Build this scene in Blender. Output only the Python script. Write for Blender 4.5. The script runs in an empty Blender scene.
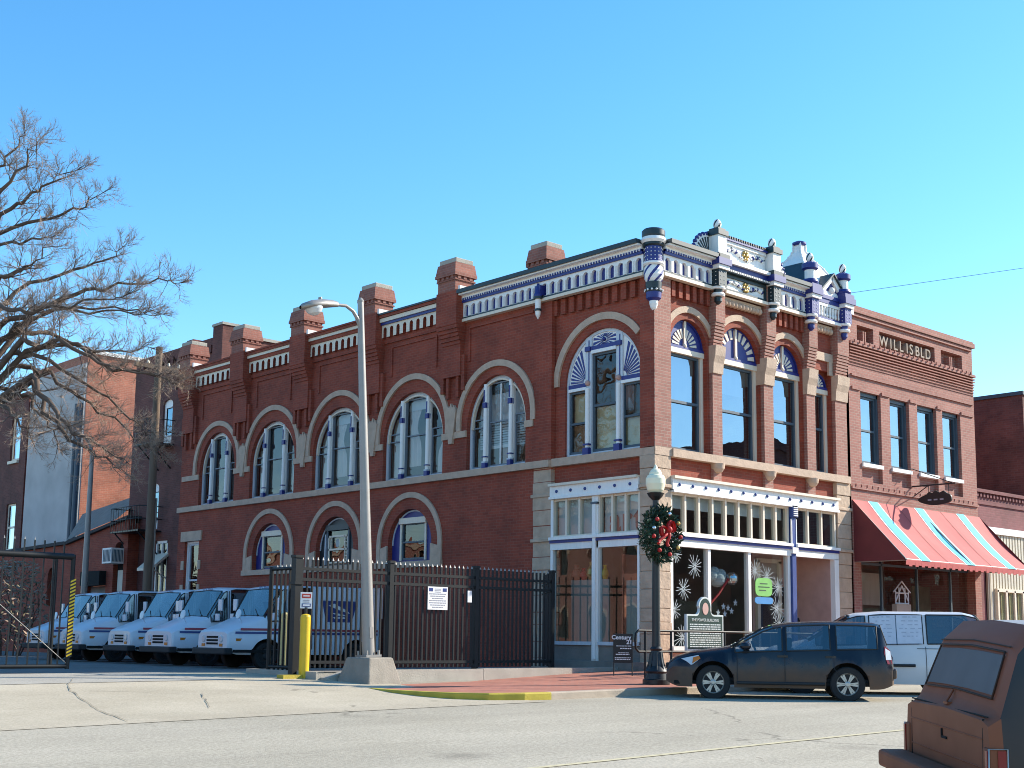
import bpy, math, random
from mathutils import Vector, Matrix
from mathutils.geometry import tessellate_polygon
R = math.radians
sc = bpy.context.scene
# ------------------------------------------------------------------ camera
YAW, PITCH, ROLL = R(42.357), R(8.365), R(.7134)
fw = Vector((math.sin(YAW), math.cos(YAW), 0)); rt = Vector((math.cos(YAW), -math.sin(YAW), 0)); up = Vector((0, 0, 1))
zf = fw * math.cos(PITCH) + up * math.sin(PITCH); yd = -(up * math.cos(PITCH) - fw * math.sin(PITCH))
cX = rt * math.cos(ROLL) - yd * math.sin(ROLL); cY = rt * math.sin(ROLL) + yd * math.cos(ROLL)
CAM = Vector((-21.883, -19.292, .95))
cam = bpy.data.cameras.new("camera"); co = bpy.data.objects.new("camera", cam); sc.collection.objects.link(co)
co.matrix_world = Matrix(((cX.x, -cY.x, -zf.x, CAM.x), (cX.y, -cY.y, -zf.y, CAM.y), (cX.z, -cY.z, -zf.z, CAM.z), (0, 0, 0, 1)))
cam.sensor_width = 36; cam.lens = 1315 / 1024 * 36; cam.shift_y = 61 / 1024; cam.clip_start = .1; cam.clip_end = 3000
sc.camera = co
# ------------------------------------------------------------------ sun and sky
SUN_EL = R(30.5); sh = Vector((math.sin(R(67)), -math.cos(R(67)), 0))
sun_dir = Vector((sh.x * math.cos(SUN_EL), sh.y * math.cos(SUN_EL), math.sin(SUN_EL)))
w = bpy.data.worlds.new("World"); sc.world = w; w.use_nodes = True
wn = w.node_tree; bg = wn.nodes["Background"]
sky = wn.nodes.new("ShaderNodeTexSky"); sky.sky_type = 'NISHITA'; sky.sun_disc = False
sky.sun_elevation = SUN_EL; sky.sun_rotation = math.atan2(sh.x, sh.y)
sky.altitude = 300; sky.air_density = 1.0; sky.dust_density = .3; sky.ozone_density = 2.2
hs = wn.nodes.new("ShaderNodeHueSaturation"); hs.inputs["Saturation"].default_value = 1.30; hs.inputs["Hue"].default_value = .493
wn.links.new(sky.outputs[0], hs.inputs["Color"]); wn.links.new(hs.outputs[0], bg.inputs[0]); bg.inputs[1].default_value = .15
sl = bpy.data.lights.new("sun", 'SUN'); sl.energy = 4.4; sl.angle = R(.5); sl.color = (1, .915, .77)
so = bpy.data.objects.new("sun", sl); sc.collection.objects.link(so); so.rotation_euler = sun_dir.to_track_quat('Z', 'Y').to_euler()
so.location = sun_dir * 90
vs = sc.view_settings; vs.view_transform = 'Standard'; vs.look = 'None'; vs.exposure = 1.0; vs.gamma = 1; vs.use_curve_mapping = False
sc.cycles.use_denoising = True; sc.cycles.filter_width = 1.0; sc.cycles.max_bounces = 7; sc.cycles.transparent_max_bounces = 12
sc.cycles.caustics_reflective = False; sc.cycles.caustics_refractive = False
# ------------------------------------------------------------------ helpers
COL = sc.collection

class G:
    """collects faces; build() links them as one mesh object"""
    def __init__(s, T=None): s.V = []; s.F = []; s.M = []; s.S = []; s.T = T
    def add(s, vs, fs, m=0, smooth=False):
        n = len(s.V)
        s.V += [tuple(s.T @ Vector(v)) for v in vs] if s.T else [tuple(v) for v in vs]
        for f in fs: s.F.append([i + n for i in f]); s.M.append(m); s.S.append(smooth)
    def box(s, x0, x1, y0, y1, z0, z1, m=0):
        x0, x1 = min(x0, x1), max(x0, x1); y0, y1 = min(y0, y1), max(y0, y1); z0, z1 = min(z0, z1), max(z0, z1)
        s.add([(x0, y0, z0), (x1, y0, z0), (x1, y1, z0), (x0, y1, z0), (x0, y0, z1), (x1, y0, z1), (x1, y1, z1), (x0, y1, z1)],
              [(0, 3, 2, 1), (4, 5, 6, 7), (0, 1, 5, 4), (1, 2, 6, 5), (2, 3, 7, 6), (3, 0, 4, 7)], m)
    def cb(s, fr, u0, u1, v0, v1, w0, w1, m=0):
        P = [fr(u, v, ww) for ww in (w0, w1) for (u, v) in ((u0, v0), (u1, v0), (u1, v1), (u0, v1))]
        s.add(P, [(0, 3, 2, 1), (4, 5, 6, 7), (0, 1, 5, 4), (1, 2, 6, 5), (2, 3, 7, 6), (3, 0, 4, 7)], m)
    def poly(s, pts, m=0): s.add(pts, [tuple(range(len(pts)))], m)
    def flat(s, fr, outer, holes, ww, m=0):
        loops = [[Vector((u, v, 0)) for u, v in L] for L in [outer] + list(holes)]
        pts = [p for L in loops for p in L]
        s.add([fr(p.x, p.y, ww) for p in pts], [tuple(t) for t in tessellate_polygon(loops)], m)
    def prism(s, fr, outer, w0, w1, m=0, holes=(), back=True, ms=None):
        s.flat(fr, outer, holes, w1, m)
        if back: s.flat(fr, outer, holes, w0, m)
        for L in [outer] + list(holes):
            n = len(L)
            s.add([fr(u, v, w1) for u, v in L] + [fr(u, v, w0) for u, v in L],
                  [(i, (i + 1) % n, n + (i + 1) % n, n + i) for i in range(n)], m if ms is None else ms)
    def ring(s, fr, A, B, w0, w1, m=0):      # open band between two polylines A (outer) and B (inner)
        n = len(A)
        P = [fr(u, v, w1) for u, v in A] + [fr(u, v, w1) for u, v in B] + [fr(u, v, w0) for u, v in A] + [fr(u, v, w0) for u, v in B]
        F = []
        for i in range(n - 1):
            F += [(i, i + 1, n + i + 1, n + i), (i, i + 1, 2 * n + i + 1, 2 * n + i), (n + i, n + i + 1, 3 * n + i + 1, 3 * n + i)]
        F += [(0, n, 3 * n, 2 * n), (n - 1, 2 * n - 1, 4 * n - 1, 3 * n - 1)]
        s.add(P, F, m)
    def lathe(s, prof, c=(0, 0, 0), n=16, m=0, smooth=True, mf=None):
        P = []
        for r, z in prof:
            for k in range(n):
                a = 2 * math.pi * k / n; P.append((c[0] + r * math.cos(a), c[1] + r * math.sin(a), c[2] + z))
        for i in range(len(prof) - 1):
            fs = [(i * n + k, i * n + (k + 1) % n, (i + 1) * n + (k + 1) % n, (i + 1) * n + k) for k in range(n)]
            s.add(P[i * n:(i + 2) * n], [tuple(q - i * n for q in f) for f in fs], mf(i) if mf else m, smooth)
        s.add(P[:n], [tuple(range(n))[::-1]], mf(0) if mf else m); s.add(P[-n:], [tuple(range(n))], mf(len(prof) - 2) if mf else m)
    def tube(s, pts, r, n=8, m=0, smooth=True, caps=True):
        pts = [Vector(p) for p in pts]; rs = r if isinstance(r, (list, tuple)) else [r] * len(pts)
        P = []; a = None
        for i, p in enumerate(pts):
            t = (pts[min(i + 1, len(pts) - 1)] - pts[max(i - 1, 0)]).normalized()
            if a is None:
                a = t.orthogonal().normalized()
            else:
                a = (a - t * a.dot(t)); a = a.normalized() if a.length > 1e-6 else t.orthogonal().normalized()
            b = t.cross(a)
            P += [p + (a * math.cos(2 * math.pi * k / n) + b * math.sin(2 * math.pi * k / n)) * rs[i] for k in range(n)]
        F = [(i * n + k, i * n + (k + 1) % n, (i + 1) * n + (k + 1) % n, (i + 1) * n + k) for i in range(len(pts) - 1) for k in range(n)]
        s.add(P, F, m, smooth)
        if caps: s.add(P[:n], [tuple(range(n))[::-1]], m); s.add(P[-n:], [tuple(range(n))], m)
    def ball(s, c, r, m=0, n=10, sz=1.0):
        s.lathe([(max(1e-3, r * math.sin(math.pi * i / 8)), -r * sz * math.cos(math.pi * i / 8)) for i in range(9)], c, n, m)
    def build(s, name, mats, parent=None, label=None, bevel=0, cat=None, group=None, kind=None, weld=False):
        me = bpy.data.meshes.new(name); me.from_pydata(s.V, [], s.F)
        for mm in (mats if isinstance(mats, (list, tuple)) else [mats]): me.materials.append(MT[mm] if isinstance(mm, str) else mm)
        me.polygons.foreach_set("material_index", s.M); me.polygons.foreach_set("use_smooth", s.S); me.update()
        o = bpy.data.objects.new(name, me); COL.objects.link(o)
        if parent: o.parent = parent
        if bevel:
            b = o.modifiers.new("bevel", 'BEVEL'); b.width = bevel; b.segments = 2; b.limit_method = 'ANGLE'; b.angle_limit = R(35)
        tag(o, label, cat, group, kind)
        return o

def tag(o, label=None, cat=None, group=None, kind=None):
    if label: o['label'] = label
    if cat: o['category'] = cat
    if group: o['group'] = group
    if kind: o['kind'] = kind
    return o

def thing(name, label, cat, loc=(0, 0, 0), rz=0, group=None):
    o = bpy.data.objects.new(name, None); COL.objects.link(o); o.empty_display_size = .2
    o.location = loc; o.rotation_euler = (0, 0, rz)
    return tag(o, label, cat, group)

def copy_tree(o, parent=None):
    c = o.copy(); COL.objects.link(c)
    if parent: c.parent = parent
    for ch in [x for x in list(COL.objects) if x.parent == o]: copy_tree(ch, c)
    return c

def text(name, s, size, mat, M, parent=None, ext=.004, align='CENTER', bold=0, label=None):
    cu = bpy.data.curves.new(name, 'FONT'); cu.body = s; cu.size = size; cu.extrude = ext; cu.align_x = align; cu.align_y = 'CENTER'; cu.offset = bold
    t = bpy.data.objects.new(name, cu); COL.objects.link(t)
    me = bpy.data.meshes.new_from_object(t.evaluated_get(bpy.context.evaluated_depsgraph_get()))
    bpy.data.objects.remove(t); me.materials.clear(); me.materials.append(MT[mat])
    me.transform(M)
    o = bpy.data.objects.new(name, me); COL.objects.link(o)
    if parent: o.parent = parent
    return tag(o, label)

def arch(c, hw, z0, zc, rz=None, n=20):       # opening outline, arch of half width hw springing at zc
    rz = rz or hw
    return [(c - hw, z0), (c + hw, z0)] + [(c + hw * math.cos(math.pi * i / n), zc + rz * math.sin(math.pi * i / n)) for i in range(n + 1)]
def arcline(c, r, zc, z0=None, a0=0, a1=180, n=28):
    P = [(c + r * math.cos(R(a0 + (a1 - a0) * i / n)), zc + r * math.sin(R(a0 + (a1 - a0) * i / n))) for i in range(n + 1)]
    if z0 is not None: P = [(c + r, z0)] + P + [(c - r, z0)]
    return P
def rect(u0, u1, v0, v1): return [(u0, v0), (u1, v0), (u1, v1), (u0, v1)]
FS = lambda u, v, w=0: (-w, u, v)             # side wall: u = y, outward -x
FF = lambda u, v, w=0: (u, -w, v)             # front wall: u = x, outward -y
def FX(x0): return lambda u, v, w=0: (x0 - w, u, v)
def FY(y0): return lambda u, v, w=0: (u, y0 - w, v)
def ss(t): t = max(0, min(1, t)); return t * t * (3 - 2 * t)
def sp(t, k=2.0): return math.log1p(math.exp(t / k)) * k if t / k < 30 else t
def zg(x, y):
    z = -.0286 * sp(-8 - (x * .674 + y * .739))
    return max(-1.5, z) + (.22 * ss((y + 4) / 7.4) if y < 3.4 else .22 - .1 * ss((y - 3.4) / 6.6))
def zs(x, y): return .105 + .2 * max(0, min(1, (x + 4.6) / 4.6)) * max(0, min(1, (y + 3.8) / 3.8)) - .03 * max(0, min(1, (-5 - x) / 3))
# ------------------------------------------------------------------ materials
MT = {}
def _mat(name):
    m = bpy.data.materials.new(name); m.use_nodes = True; MT[name] = m
    nt = m.node_tree; return m, nt, nt.nodes["Principled BSDF"], nt.nodes, nt.links
def paint(name, col, rough=.6, var=.12, scale=3.0, metal=0, bump=0, bscale=60, coat=0, spec=None, streak=False):
    m, nt, b, N, L = _mat(name)
    tc = N.new("ShaderNodeTexCoord"); no = N.new("ShaderNodeTexNoise"); no.inputs["Scale"].default_value = scale; no.inputs["Detail"].default_value = 6
    if streak:
        mp = N.new("ShaderNodeMapping"); mp.inputs["Scale"].default_value = (3, 3, .35); L.new(tc.outputs["Object"], mp.inputs[0]); L.new(mp.outputs[0], no.inputs[0])
    else: L.new(tc.outputs["Object"], no.inputs[0])
    mx = N.new("ShaderNodeMix"); mx.data_type = 'RGBA'
    mx.inputs[6].default_value = (*[c * (1 - var * 1.6) for c in col], 1); mx.inputs[7].default_value = (*[min(1, c * (1 + var)) for c in col], 1)
    L.new(no.outputs[0], mx.inputs[0]); L.new(mx.outputs[2], b.inputs["Base Color"])
    b.inputs["Roughness"].default_value = rough; b.inputs["Metallic"].default_value = metal; b.inputs["Coat Weight"].default_value = coat
    if spec is not None: b.inputs["Specular IOR Level"].default_value = spec
    if bump:
        n2 = N.new("ShaderNodeTexNoise"); n2.inputs["Scale"].default_value = bscale; n2.inputs["Detail"].default_value = 4; L.new(tc.outputs["Object"], n2.inputs[0])
        bp = N.new("ShaderNodeBump"); bp.inputs["Strength"].default_value = bump; bp.inputs["Distance"].default_value = .02
        L.new(n2.outputs[0], bp.inputs["Height"]); L.new(bp.outputs[0], b.inputs["Normal"])
    return m
def brick(name, c1, c2, mort, bw=.21, rh=.072, ms=.008, var=.25, floor=False, stain=.35, rough=.85):
    m, nt, b, N, L = _mat(name)
    tc = N.new("ShaderNodeTexCoord"); sx = N.new("ShaderNodeSeparateXYZ"); L.new(tc.outputs["Object"], sx.inputs[0])
    cb = N.new("ShaderNodeCombineXYZ")
    if floor: L.new(sx.outputs[0], cb.inputs[0]); L.new(sx.outputs[1], cb.inputs[1])
    else:
        ad = N.new("ShaderNodeMath"); L.new(sx.outputs[0], ad.inputs[0]); L.new(sx.outputs[1], ad.inputs[1]); L.new(ad.outputs[0], cb.inputs[0]); L.new(sx.outputs[2], cb.inputs[1])
    bt = N.new("ShaderNodeTexBrick"); bt.inputs["Scale"].default_value = 1; bt.inputs["Brick Width"].default_value = bw; bt.inputs["Row Height"].default_value = rh
    bt.inputs["Mortar Size"].default_value = ms; bt.inputs["Mortar Smooth"].default_value = .3; bt.inputs["Bias"].default_value = -.1
    bt.inputs["Color1"].default_value = (*c1, 1); bt.inputs["Color2"].default_value = (*c2, 1); bt.inputs["Mortar"].default_value = (*mort, 1)
    L.new(cb.outputs[0], bt.inputs[0])
    no = N.new("ShaderNodeTexNoise"); no.inputs["Scale"].default_value = 1.1; no.inputs["Detail"].default_value = 8; no.inputs["Roughness"].default_value = .65; L.new(tc.outputs["Object"], no.inputs[0])
    mr = N.new("ShaderNodeMapRange"); mr.inputs[1].default_value = .3; mr.inputs[2].default_value = .7; mr.inputs[3].default_value = 1 - stain; mr.inputs[4].default_value = 1 + var * .6
    L.new(no.outputs[0], mr.inputs[0])
    mx = N.new("ShaderNodeMix"); mx.data_type = 'RGBA'; mx.blend_type = 'MULTIPLY'; mx.inputs[0].default_value = 1
    L.new(bt.outputs[0], mx.inputs[6]); L.new(mr.outputs[0], mx.inputs[7]); L.new(mx.outputs[2], b.inputs["Base Color"])
    b.inputs["Roughness"].default_value = rough
    bp = N.new("ShaderNodeBump"); bp.inputs["Strength"].default_value = .35; bp.inputs["Distance"].default_value = .01; bp.invert = True
    L.new(bt.outputs["Fac"], bp.inputs["Height"]); L.new(bp.outputs[0], b.inputs["Normal"])
    return m
def ground(name, cols, scale, crack=0, rough=.9, fine=.25, lanes=0):
    m, nt, b, N, L = _mat(name)
    tc = N.new("ShaderNodeTexCoord")
    def noise(s, d=8):
        no = N.new("ShaderNodeTexNoise"); no.inputs["Scale"].default_value = s; no.inputs["Detail"].default_value = d; no.inputs["Roughness"].default_value = .62; L.new(tc.outputs["Object"], no.inputs[0]); return no
    n1 = noise(scale); rp = N.new("ShaderNodeValToRGB"); rp.color_ramp.elements[0].position = .32; rp.color_ramp.elements[1].position = .7
    rp.color_ramp.elements[0].color = (*cols[0], 1); rp.color_ramp.elements[1].color = (*cols[1], 1); L.new(n1.outputs[0], rp.inputs[0])
    cur = rp.outputs[0]
    def mul(fac_socket):
        nonlocal cur
        mx = N.new("ShaderNodeMix"); mx.data_type = 'RGBA'; mx.blend_type = 'MULTIPLY'; mx.inputs[0].default_value = 1
        L.new(cur, mx.inputs[6]); L.new(fac_socket, mx.inputs[7]); cur = mx.outputs[2]
    n2 = noise(30, 8); mr = N.new("ShaderNodeMapRange"); mr.inputs[1].default_value = .3; mr.inputs[2].default_value = .7; mr.inputs[3].default_value = 1 - fine; mr.inputs[4].default_value = 1 + fine; L.new(n2.outputs[0], mr.inputs[0]); mul(mr.outputs[0])
    if lanes:
        mpn = N.new("ShaderNodeMapping"); mpn.inputs["Scale"].default_value = (.06, .55, 1); L.new(tc.outputs["Object"], mpn.inputs[0]); nl = noise(1, 4); L.new(mpn.outputs[0], nl.inputs[0])
        ml = N.new("ShaderNodeMapRange"); ml.inputs[1].default_value = .35; ml.inputs[2].default_value = .65; ml.inputs[3].default_value = 1 - lanes; ml.inputs[4].default_value = 1 + lanes * .4; L.new(nl.outputs[0], ml.inputs[0]); mul(ml.outputs[0])
        vo = N.new("ShaderNodeTexVoronoi"); vo.inputs["Scale"].default_value = .45; nd = noise(3, 4); mv = N.new("ShaderNodeMix"); mv.data_type = 'RGBA'; mv.inputs[0].default_value = .12; L.new(tc.outputs["Object"], mv.inputs[6]); L.new(nd.outputs[1], mv.inputs[7]); L.new(mv.outputs[2], vo.inputs["Vector"])
        ms_ = N.new("ShaderNodeMapRange"); ms_.inputs[1].default_value = .03; ms_.inputs[2].default_value = .16; ms_.inputs[3].default_value = .72; ms_.inputs[4].default_value = 1; L.new(vo.outputs[0], ms_.inputs[0]); mul(ms_.outputs[0])
    if crack:
        v = N.new("ShaderNodeTexVoronoi"); v.feature = 'DISTANCE_TO_EDGE'; v.inputs["Scale"].default_value = crack
        n3 = noise(2.2, 5); mp = N.new("ShaderNodeMix"); mp.data_type = 'RGBA'; mp.inputs[0].default_value = .35; L.new(tc.outputs["Object"], mp.inputs[6]); L.new(n3.outputs[1], mp.inputs[7]); L.new(mp.outputs[2], v.inputs["Vector"])
        n4 = noise(.5, 3); a = N.new("ShaderNodeMapRange"); a.inputs[1].default_value = .0; a.inputs[2].default_value = .006; a.inputs[3].default_value = .55; a.inputs[4].default_value = 1; L.new(v.outputs[0], a.inputs[0])
        gt = N.new("ShaderNodeMath"); gt.operation = 'GREATER_THAN'; gt.inputs[1].default_value = .47; L.new(n4.outputs[0], gt.inputs[0])
        mxx = N.new("ShaderNodeMath"); mxx.operation = 'MAXIMUM'; L.new(a.outputs[0], mxx.inputs[0]); L.new(gt.outputs[0], mxx.inputs[1]); mul(mxx.outputs[0])
    L.new(cur, b.inputs["Base Color"]); b.inputs["Roughness"].default_value = rough; b.inputs["Specular IOR Level"].default_value = .25
    n5 = noise(90, 3); bp = N.new("ShaderNodeBump"); bp.inputs["Strength"].default_value = .5; bp.inputs["Distance"].default_value = .012; L.new(n5.outputs[0], bp.inputs["Height"]); L.new(bp.outputs[0], b.inputs["Normal"])
    return m
def glass(name, tint=(.8, .85, .85), ior=1.8, wave=.0, rough=0.0, gc=(1, 1, 1)):
    m = bpy.data.materials.new(name); m.use_nodes = True; MT[name] = m; nt = m.node_tree; N = nt.nodes; L = nt.links
    N.remove(N["Principled BSDF"]); out = N["Material Output"]
    t = N.new("ShaderNodeBsdfTransparent"); t.inputs[0].default_value = (*tint, 1)
    g = N.new("ShaderNodeBsdfGlossy"); g.inputs["Roughness"].default_value = rough; g.inputs[0].default_value = (*gc, 1)
    f = N.new("ShaderNodeFresnel"); f.inputs[0].default_value = ior; mx = N.new("ShaderNodeMixShader")
    # Fresnel must not see the back side as total reflection
    geo = N.new("ShaderNodeNewGeometry"); mth = N.new("ShaderNodeMath"); mth.operation = 'MULTIPLY'; inv = N.new("ShaderNodeMath"); inv.operation = 'SUBTRACT'; inv.inputs[0].default_value = 1
    lw = N.new("ShaderNodeLayerWeight")
    del geo, inv, mth
    # smooth two-sided Schlick curve
    f0 = ((ior - 1) / (ior + 1)) ** 2
    pw = N.new("ShaderNodeMath"); pw.operation = 'POWER'; pw.inputs[1].default_value = 4.0; L.new(lw.outputs["Facing"], pw.inputs[0])
    mr = N.new("ShaderNodeMapRange"); mr.inputs[3].default_value = f0; mr.inputs[4].default_value = 1; L.new(pw.outputs[0], mr.inputs[0])
    N.remove(f)
    L.new(mr.outputs[0], mx.inputs[0]); L.new(t.outputs[0], mx.inputs[1]); L.new(g.outputs[0], mx.inputs[2]); L.new(mx.outputs[0], out.inputs[0])
    if wave:
        tc = N.new("ShaderNodeTexCoord"); no = N.new("ShaderNodeTexNoise"); no.inputs["Scale"].default_value = 1.6; no.inputs["Detail"].default_value = 1; L.new(tc.outputs["Object"], no.inputs[0])
        bp = N.new("ShaderNodeBump"); bp.inputs["Strength"].default_value = wave; bp.inputs["Distance"].default_value = .05; L.new(no.outputs[0], bp.inputs["Height"]); L.new(bp.outputs[0], g.inputs["Normal"])
    return m
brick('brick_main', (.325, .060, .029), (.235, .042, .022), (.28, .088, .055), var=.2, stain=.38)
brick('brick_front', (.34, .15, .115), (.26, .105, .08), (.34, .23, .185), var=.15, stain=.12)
brick('brick_willis', (.34, .135, .105), (.27, .10, .078), (.34, .22, .18), var=.2, stain=.15)
brick('brick_orange', (.43, .15, .092), (.35, .12, .076), (.42, .23, .16), bw=.24, rh=.085)
brick('brick_chimney', (.32, .115, .08), (.25, .085, .06), (.30, .16, .125), var=.2, stain=.3)
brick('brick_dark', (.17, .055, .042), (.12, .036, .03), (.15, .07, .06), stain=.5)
brick('brick_maroon', (.22, .07, .075), (.19, .058, .062), (.2, .08, .08))
brick('brick_paving', (.42, .155, .10), (.34, .12, .085), (.38, .21, .16), bw=.2, rh=.1, ms=.006, floor=True)
paint('stone', (.52, .375, .275), .8, .2, 5, bump=.4, bscale=25)
paint('stone_rough', (.52, .38, .275), .9, .25, 4, bump=1, bscale=9)
paint('white', (.83, .81, .78), .5, .09, 5, streak=True)
paint('cream', (.74, .64, .51), .55, .08, 4, streak=True)
paint('pale_blue', (.55, .59, .64), .5, .12, 5, streak=True)
paint('blue', (.018, .028, .19), .45, .15, 6)
paint('mid_blue', (.028, .06, .23), .45, .15, 6)
paint('dark_green', (.010, .026, .034), .45, .2, 6)
paint('sash', (.06, .09, .12), .5, .15, 6)
paint('sash_light', (.17, .20, .235), .5, .15, 6)
paint('roof_tar', (.05, .045, .045), .9, .3, 2)
paint('interior', (.40, .34, .30), .9, .3, 1.2)
paint('interior_light', (.46, .42, .36), .9, .15, 1.2)
paint('ceiling_white', (.7, .69, .66), .9, .05, 1)
paint('curtain', (.76, .67, .63), .9, .18, 2.5, streak=True)
paint('blind', (.66, .67, .66), .8, .07, 2, streak=True)
paint('blind_yellow', (.72, .60, .34), .85, .25, 3, bump=.6, bscale=6)
paint('wood', (.28, .15, .07), .6, .3, 4, streak=True)
paint('black_iron', (.012, .014, .016), .42, .3, 8)
paint('fence_iron', (.007, .009, .011), .5, .3, 8, spec=.35)
paint('galv', (.30, .28, .26), .45, .12, 5, metal=.2)
paint('concrete', (.40, .365, .31), .9, .18, 3, bump=.4, bscale=40)
paint('block_concrete', (.27, .24, .20), .9, .25, 4, bump=.5, bscale=30)
paint('letter_stone', (.34, .27, .22), .8, .2, 6)
paint('concrete_dark', (.22, .20, .18), .9, .25, 3, bump=.5, bscale=30)
paint('kerb_stone', (.40, .33, .26), .9, .25, 2.5, bump=.5, bscale=30)
paint('kerb_yellow', (.52, .40, .05), .8, .35, 3.5, bump=.3, bscale=40)
paint('yellow', (.70, .46, .015), .45, .1, 3)
paint('yellow_pale', (.62, .50, .22), .6, .1, 3)
paint('red', (.50, .018, .018), .6, .2, 8)
paint('dark_red', (.14, .02, .022), .7, .2, 3)
paint('letter_red', (.52, .20, .16), .7, .15, 5)
paint('bark', (.13, .09, .068), .95, .35, 6)
paint('twig', (.37, .27, .205), .95, .35, 3)
paint('pole_wood', (.17, .12, .085), .95, .3, 4, streak=True)
paint('gray_wall', (.50, .475, .46), .9, .22, .8)
paint('tyre', (.016, .016, .017), .85, .3, 10)
paint('alloy', (.50, .47, .43), .4, .15, 8, metal=.6)
paint('chrome', (.6, .6, .6), .2, .05, 8, metal=.9)
paint('rubber', (.02, .02, .022), .7, .2, 8)
paint('dark_under', (.008, .008, .008), .95, .1, 3)
paint('car_interior', (.05, .05, .055), .9, .2, 3)
paint('amber', (.55, .17, .02), .25, .05, 8)
paint('lamp_red', (.22, .012, .014), .2, .05, 8)
paint('lamp_clear', (.62, .64, .66), .15, .08, 12)
paint('lamp_globe', (.86, .80, .58), .35, .04, 3)
paint('mail_white', (.66, .70, .76), .35, .05, 2, coat=.2)
paint('mail_blue', (.03, .055, .20), .4, .05, 4)
paint('mail_red', (.36, .04, .06), .4, .05, 4)
paint('van_white', (.62, .62, .64), .35, .1, 1.5, coat=.3)
paint('paper', (.62, .62, .68), .8, .12, 7)
paint('awning_red', (.50, .10, .095), .8, .1, 1.4)
paint('awning_blue', (.10, .50, .66), .8, .08, 3)
paint('awning_white', (.82, .80, .78), .8, .05, 3)
paint('needle', (.018, .045, .022), .7, .5, 5)
paint('needle_light', (.035, .085, .04), .7, .4, 5)
paint('gold', (.55, .38, .12), .35, .2, 8, metal=.5)
paint('silver_ball', (.8, .8, .8), .15, .05, 8, metal=.9)
paint('sign_green', (.008, .035, .028), .4, .1, 4)
paint('sign_silver', (.60, .64, .62), .45, .1, 8)
paint('sign_white', (.78, .78, .78), .5, .04, 4)
paint('sign_black', (.012, .011, .012), .5, .1, 4)
paint('sign_red', (.5, .05, .03), .5, .1, 4)
paint('text_gray', (.30, .31, .36), .6, .1, 4)
paint('lime', (.17, .46, .10), .6, .15, 4)
paint('sky_blue_sign', (.03, .22, .52), .6, .1, 4)
paint('teal_panel', (.03, .22, .45), .6, .1, 4)
paint('corrugated_cream', (.58, .53, .43), .6, .1, 3)
paint('pink', (.55, .34, .29), .8, .2, 3)
paint('terracotta', (.42, .12, .06), .6, .2, 4)
paint('leaf_dry', (.19, .16, .10), .9, .4, 3)
paint('snow_paint', (.42, .47, .49), .9, .1, 5)
paint('tar', (.25, .22, .175), .9, .3, 6)
paint('slate_and_shade', (.03, .055, .075), .5, .25, 5)
paint('door_blue', (.018, .02, .045), .5, .2, 4)
paint('seat', (.03, .03, .035), .9, .2, 4)
paint('road_line', (.56, .49, .31), .9, .3, 9)
paint('shell_gray', (.30, .29, .285), .5, .15, 5)
paint('side_black', (.012, .011, .012), .35, .3, 3, coat=.2)
ground('ground', ((.26, .23, .18), (.36, .32, .26)), .6)
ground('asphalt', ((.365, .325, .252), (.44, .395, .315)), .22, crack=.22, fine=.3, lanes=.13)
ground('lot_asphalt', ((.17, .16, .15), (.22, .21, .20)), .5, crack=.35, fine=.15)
ground('apron', ((.40, .345, .255), (.51, .445, .34)), .45, crack=.22, fine=.2, lanes=.08)
ground('apron_gray', ((.33, .305, .26), (.42, .39, .335)), .45, crack=.22, fine=.18)
glass('glass_front', (.4, .45, .5), 3.4, .10, gc=(.62, .84, 1))
glass('glass_side', (.75, .76, .76), 1.6, .15)
glass('glass_shop', (.74, .8, .8), 1.65, .03)
glass('glass_car', (.5, .55, .57), 2.5, .0)
glass('glass_dusty', (.35, .38, .40), 2.0, .0, .25)
def dusty(name, clean, dust, z0, z1, rough=.35):        # clean paint above, road dust low on the body
    m, nt, b, N, L = _mat(name)
    tc = N.new("ShaderNodeTexCoord"); sx = N.new("ShaderNodeSeparateXYZ"); L.new(tc.outputs["Object"], sx.inputs[0])
    no = N.new("ShaderNodeTexNoise"); no.inputs["Scale"].default_value = 4; no.inputs["Detail"].default_value = 8; L.new(tc.outputs["Object"], no.inputs[0])
    a = N.new("ShaderNodeMath"); a.operation = 'MULTIPLY_ADD'; a.inputs[1].default_value = -.7; L.new(no.outputs[0], a.inputs[0]); L.new(sx.outputs[2], a.inputs[2])
    mr = N.new("ShaderNodeMapRange"); mr.inputs[1].default_value = z0 - .35; mr.inputs[2].default_value = z1 - .35; mr.inputs[3].default_value = 1; mr.inputs[4].default_value = 0; L.new(a.outputs[0], mr.inputs[0])
    mx = N.new("ShaderNodeMix"); mx.data_type = 'RGBA'; mx.inputs[6].default_value = (*clean, 1); mx.inputs[7].default_value = (*dust, 1)
    L.new(mr.outputs[0], mx.inputs[0]); L.new(mx.outputs[2], b.inputs["Base Color"])
    r2 = N.new("ShaderNodeMapRange"); r2.inputs[3].default_value = rough; r2.inputs[4].default_value = .85; L.new(mr.outputs[0], r2.inputs[0]); L.new(r2.outputs[0], b.inputs["Roughness"])
paint('pale_ink', (.44, .45, .52), .8, .1, 5)
paint('chrome_dull', (.45, .42, .40), .35, .15, 8, metal=.6)
paint('rear_glass', (.105, .10, .105), .45, .25, 3, spec=.6)
paint('pickup_seal', (.05, .026, .018), .8, .2, 4)
dusty('forester_paint', (.005, .007, .015), (.12, .070, .043), .25, .80, .2)
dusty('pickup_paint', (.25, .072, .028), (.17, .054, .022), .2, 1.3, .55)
dusty('pickup_side', (.014, .012, .012), (.075, .05, .04), .3, 1.2, .45)
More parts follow.
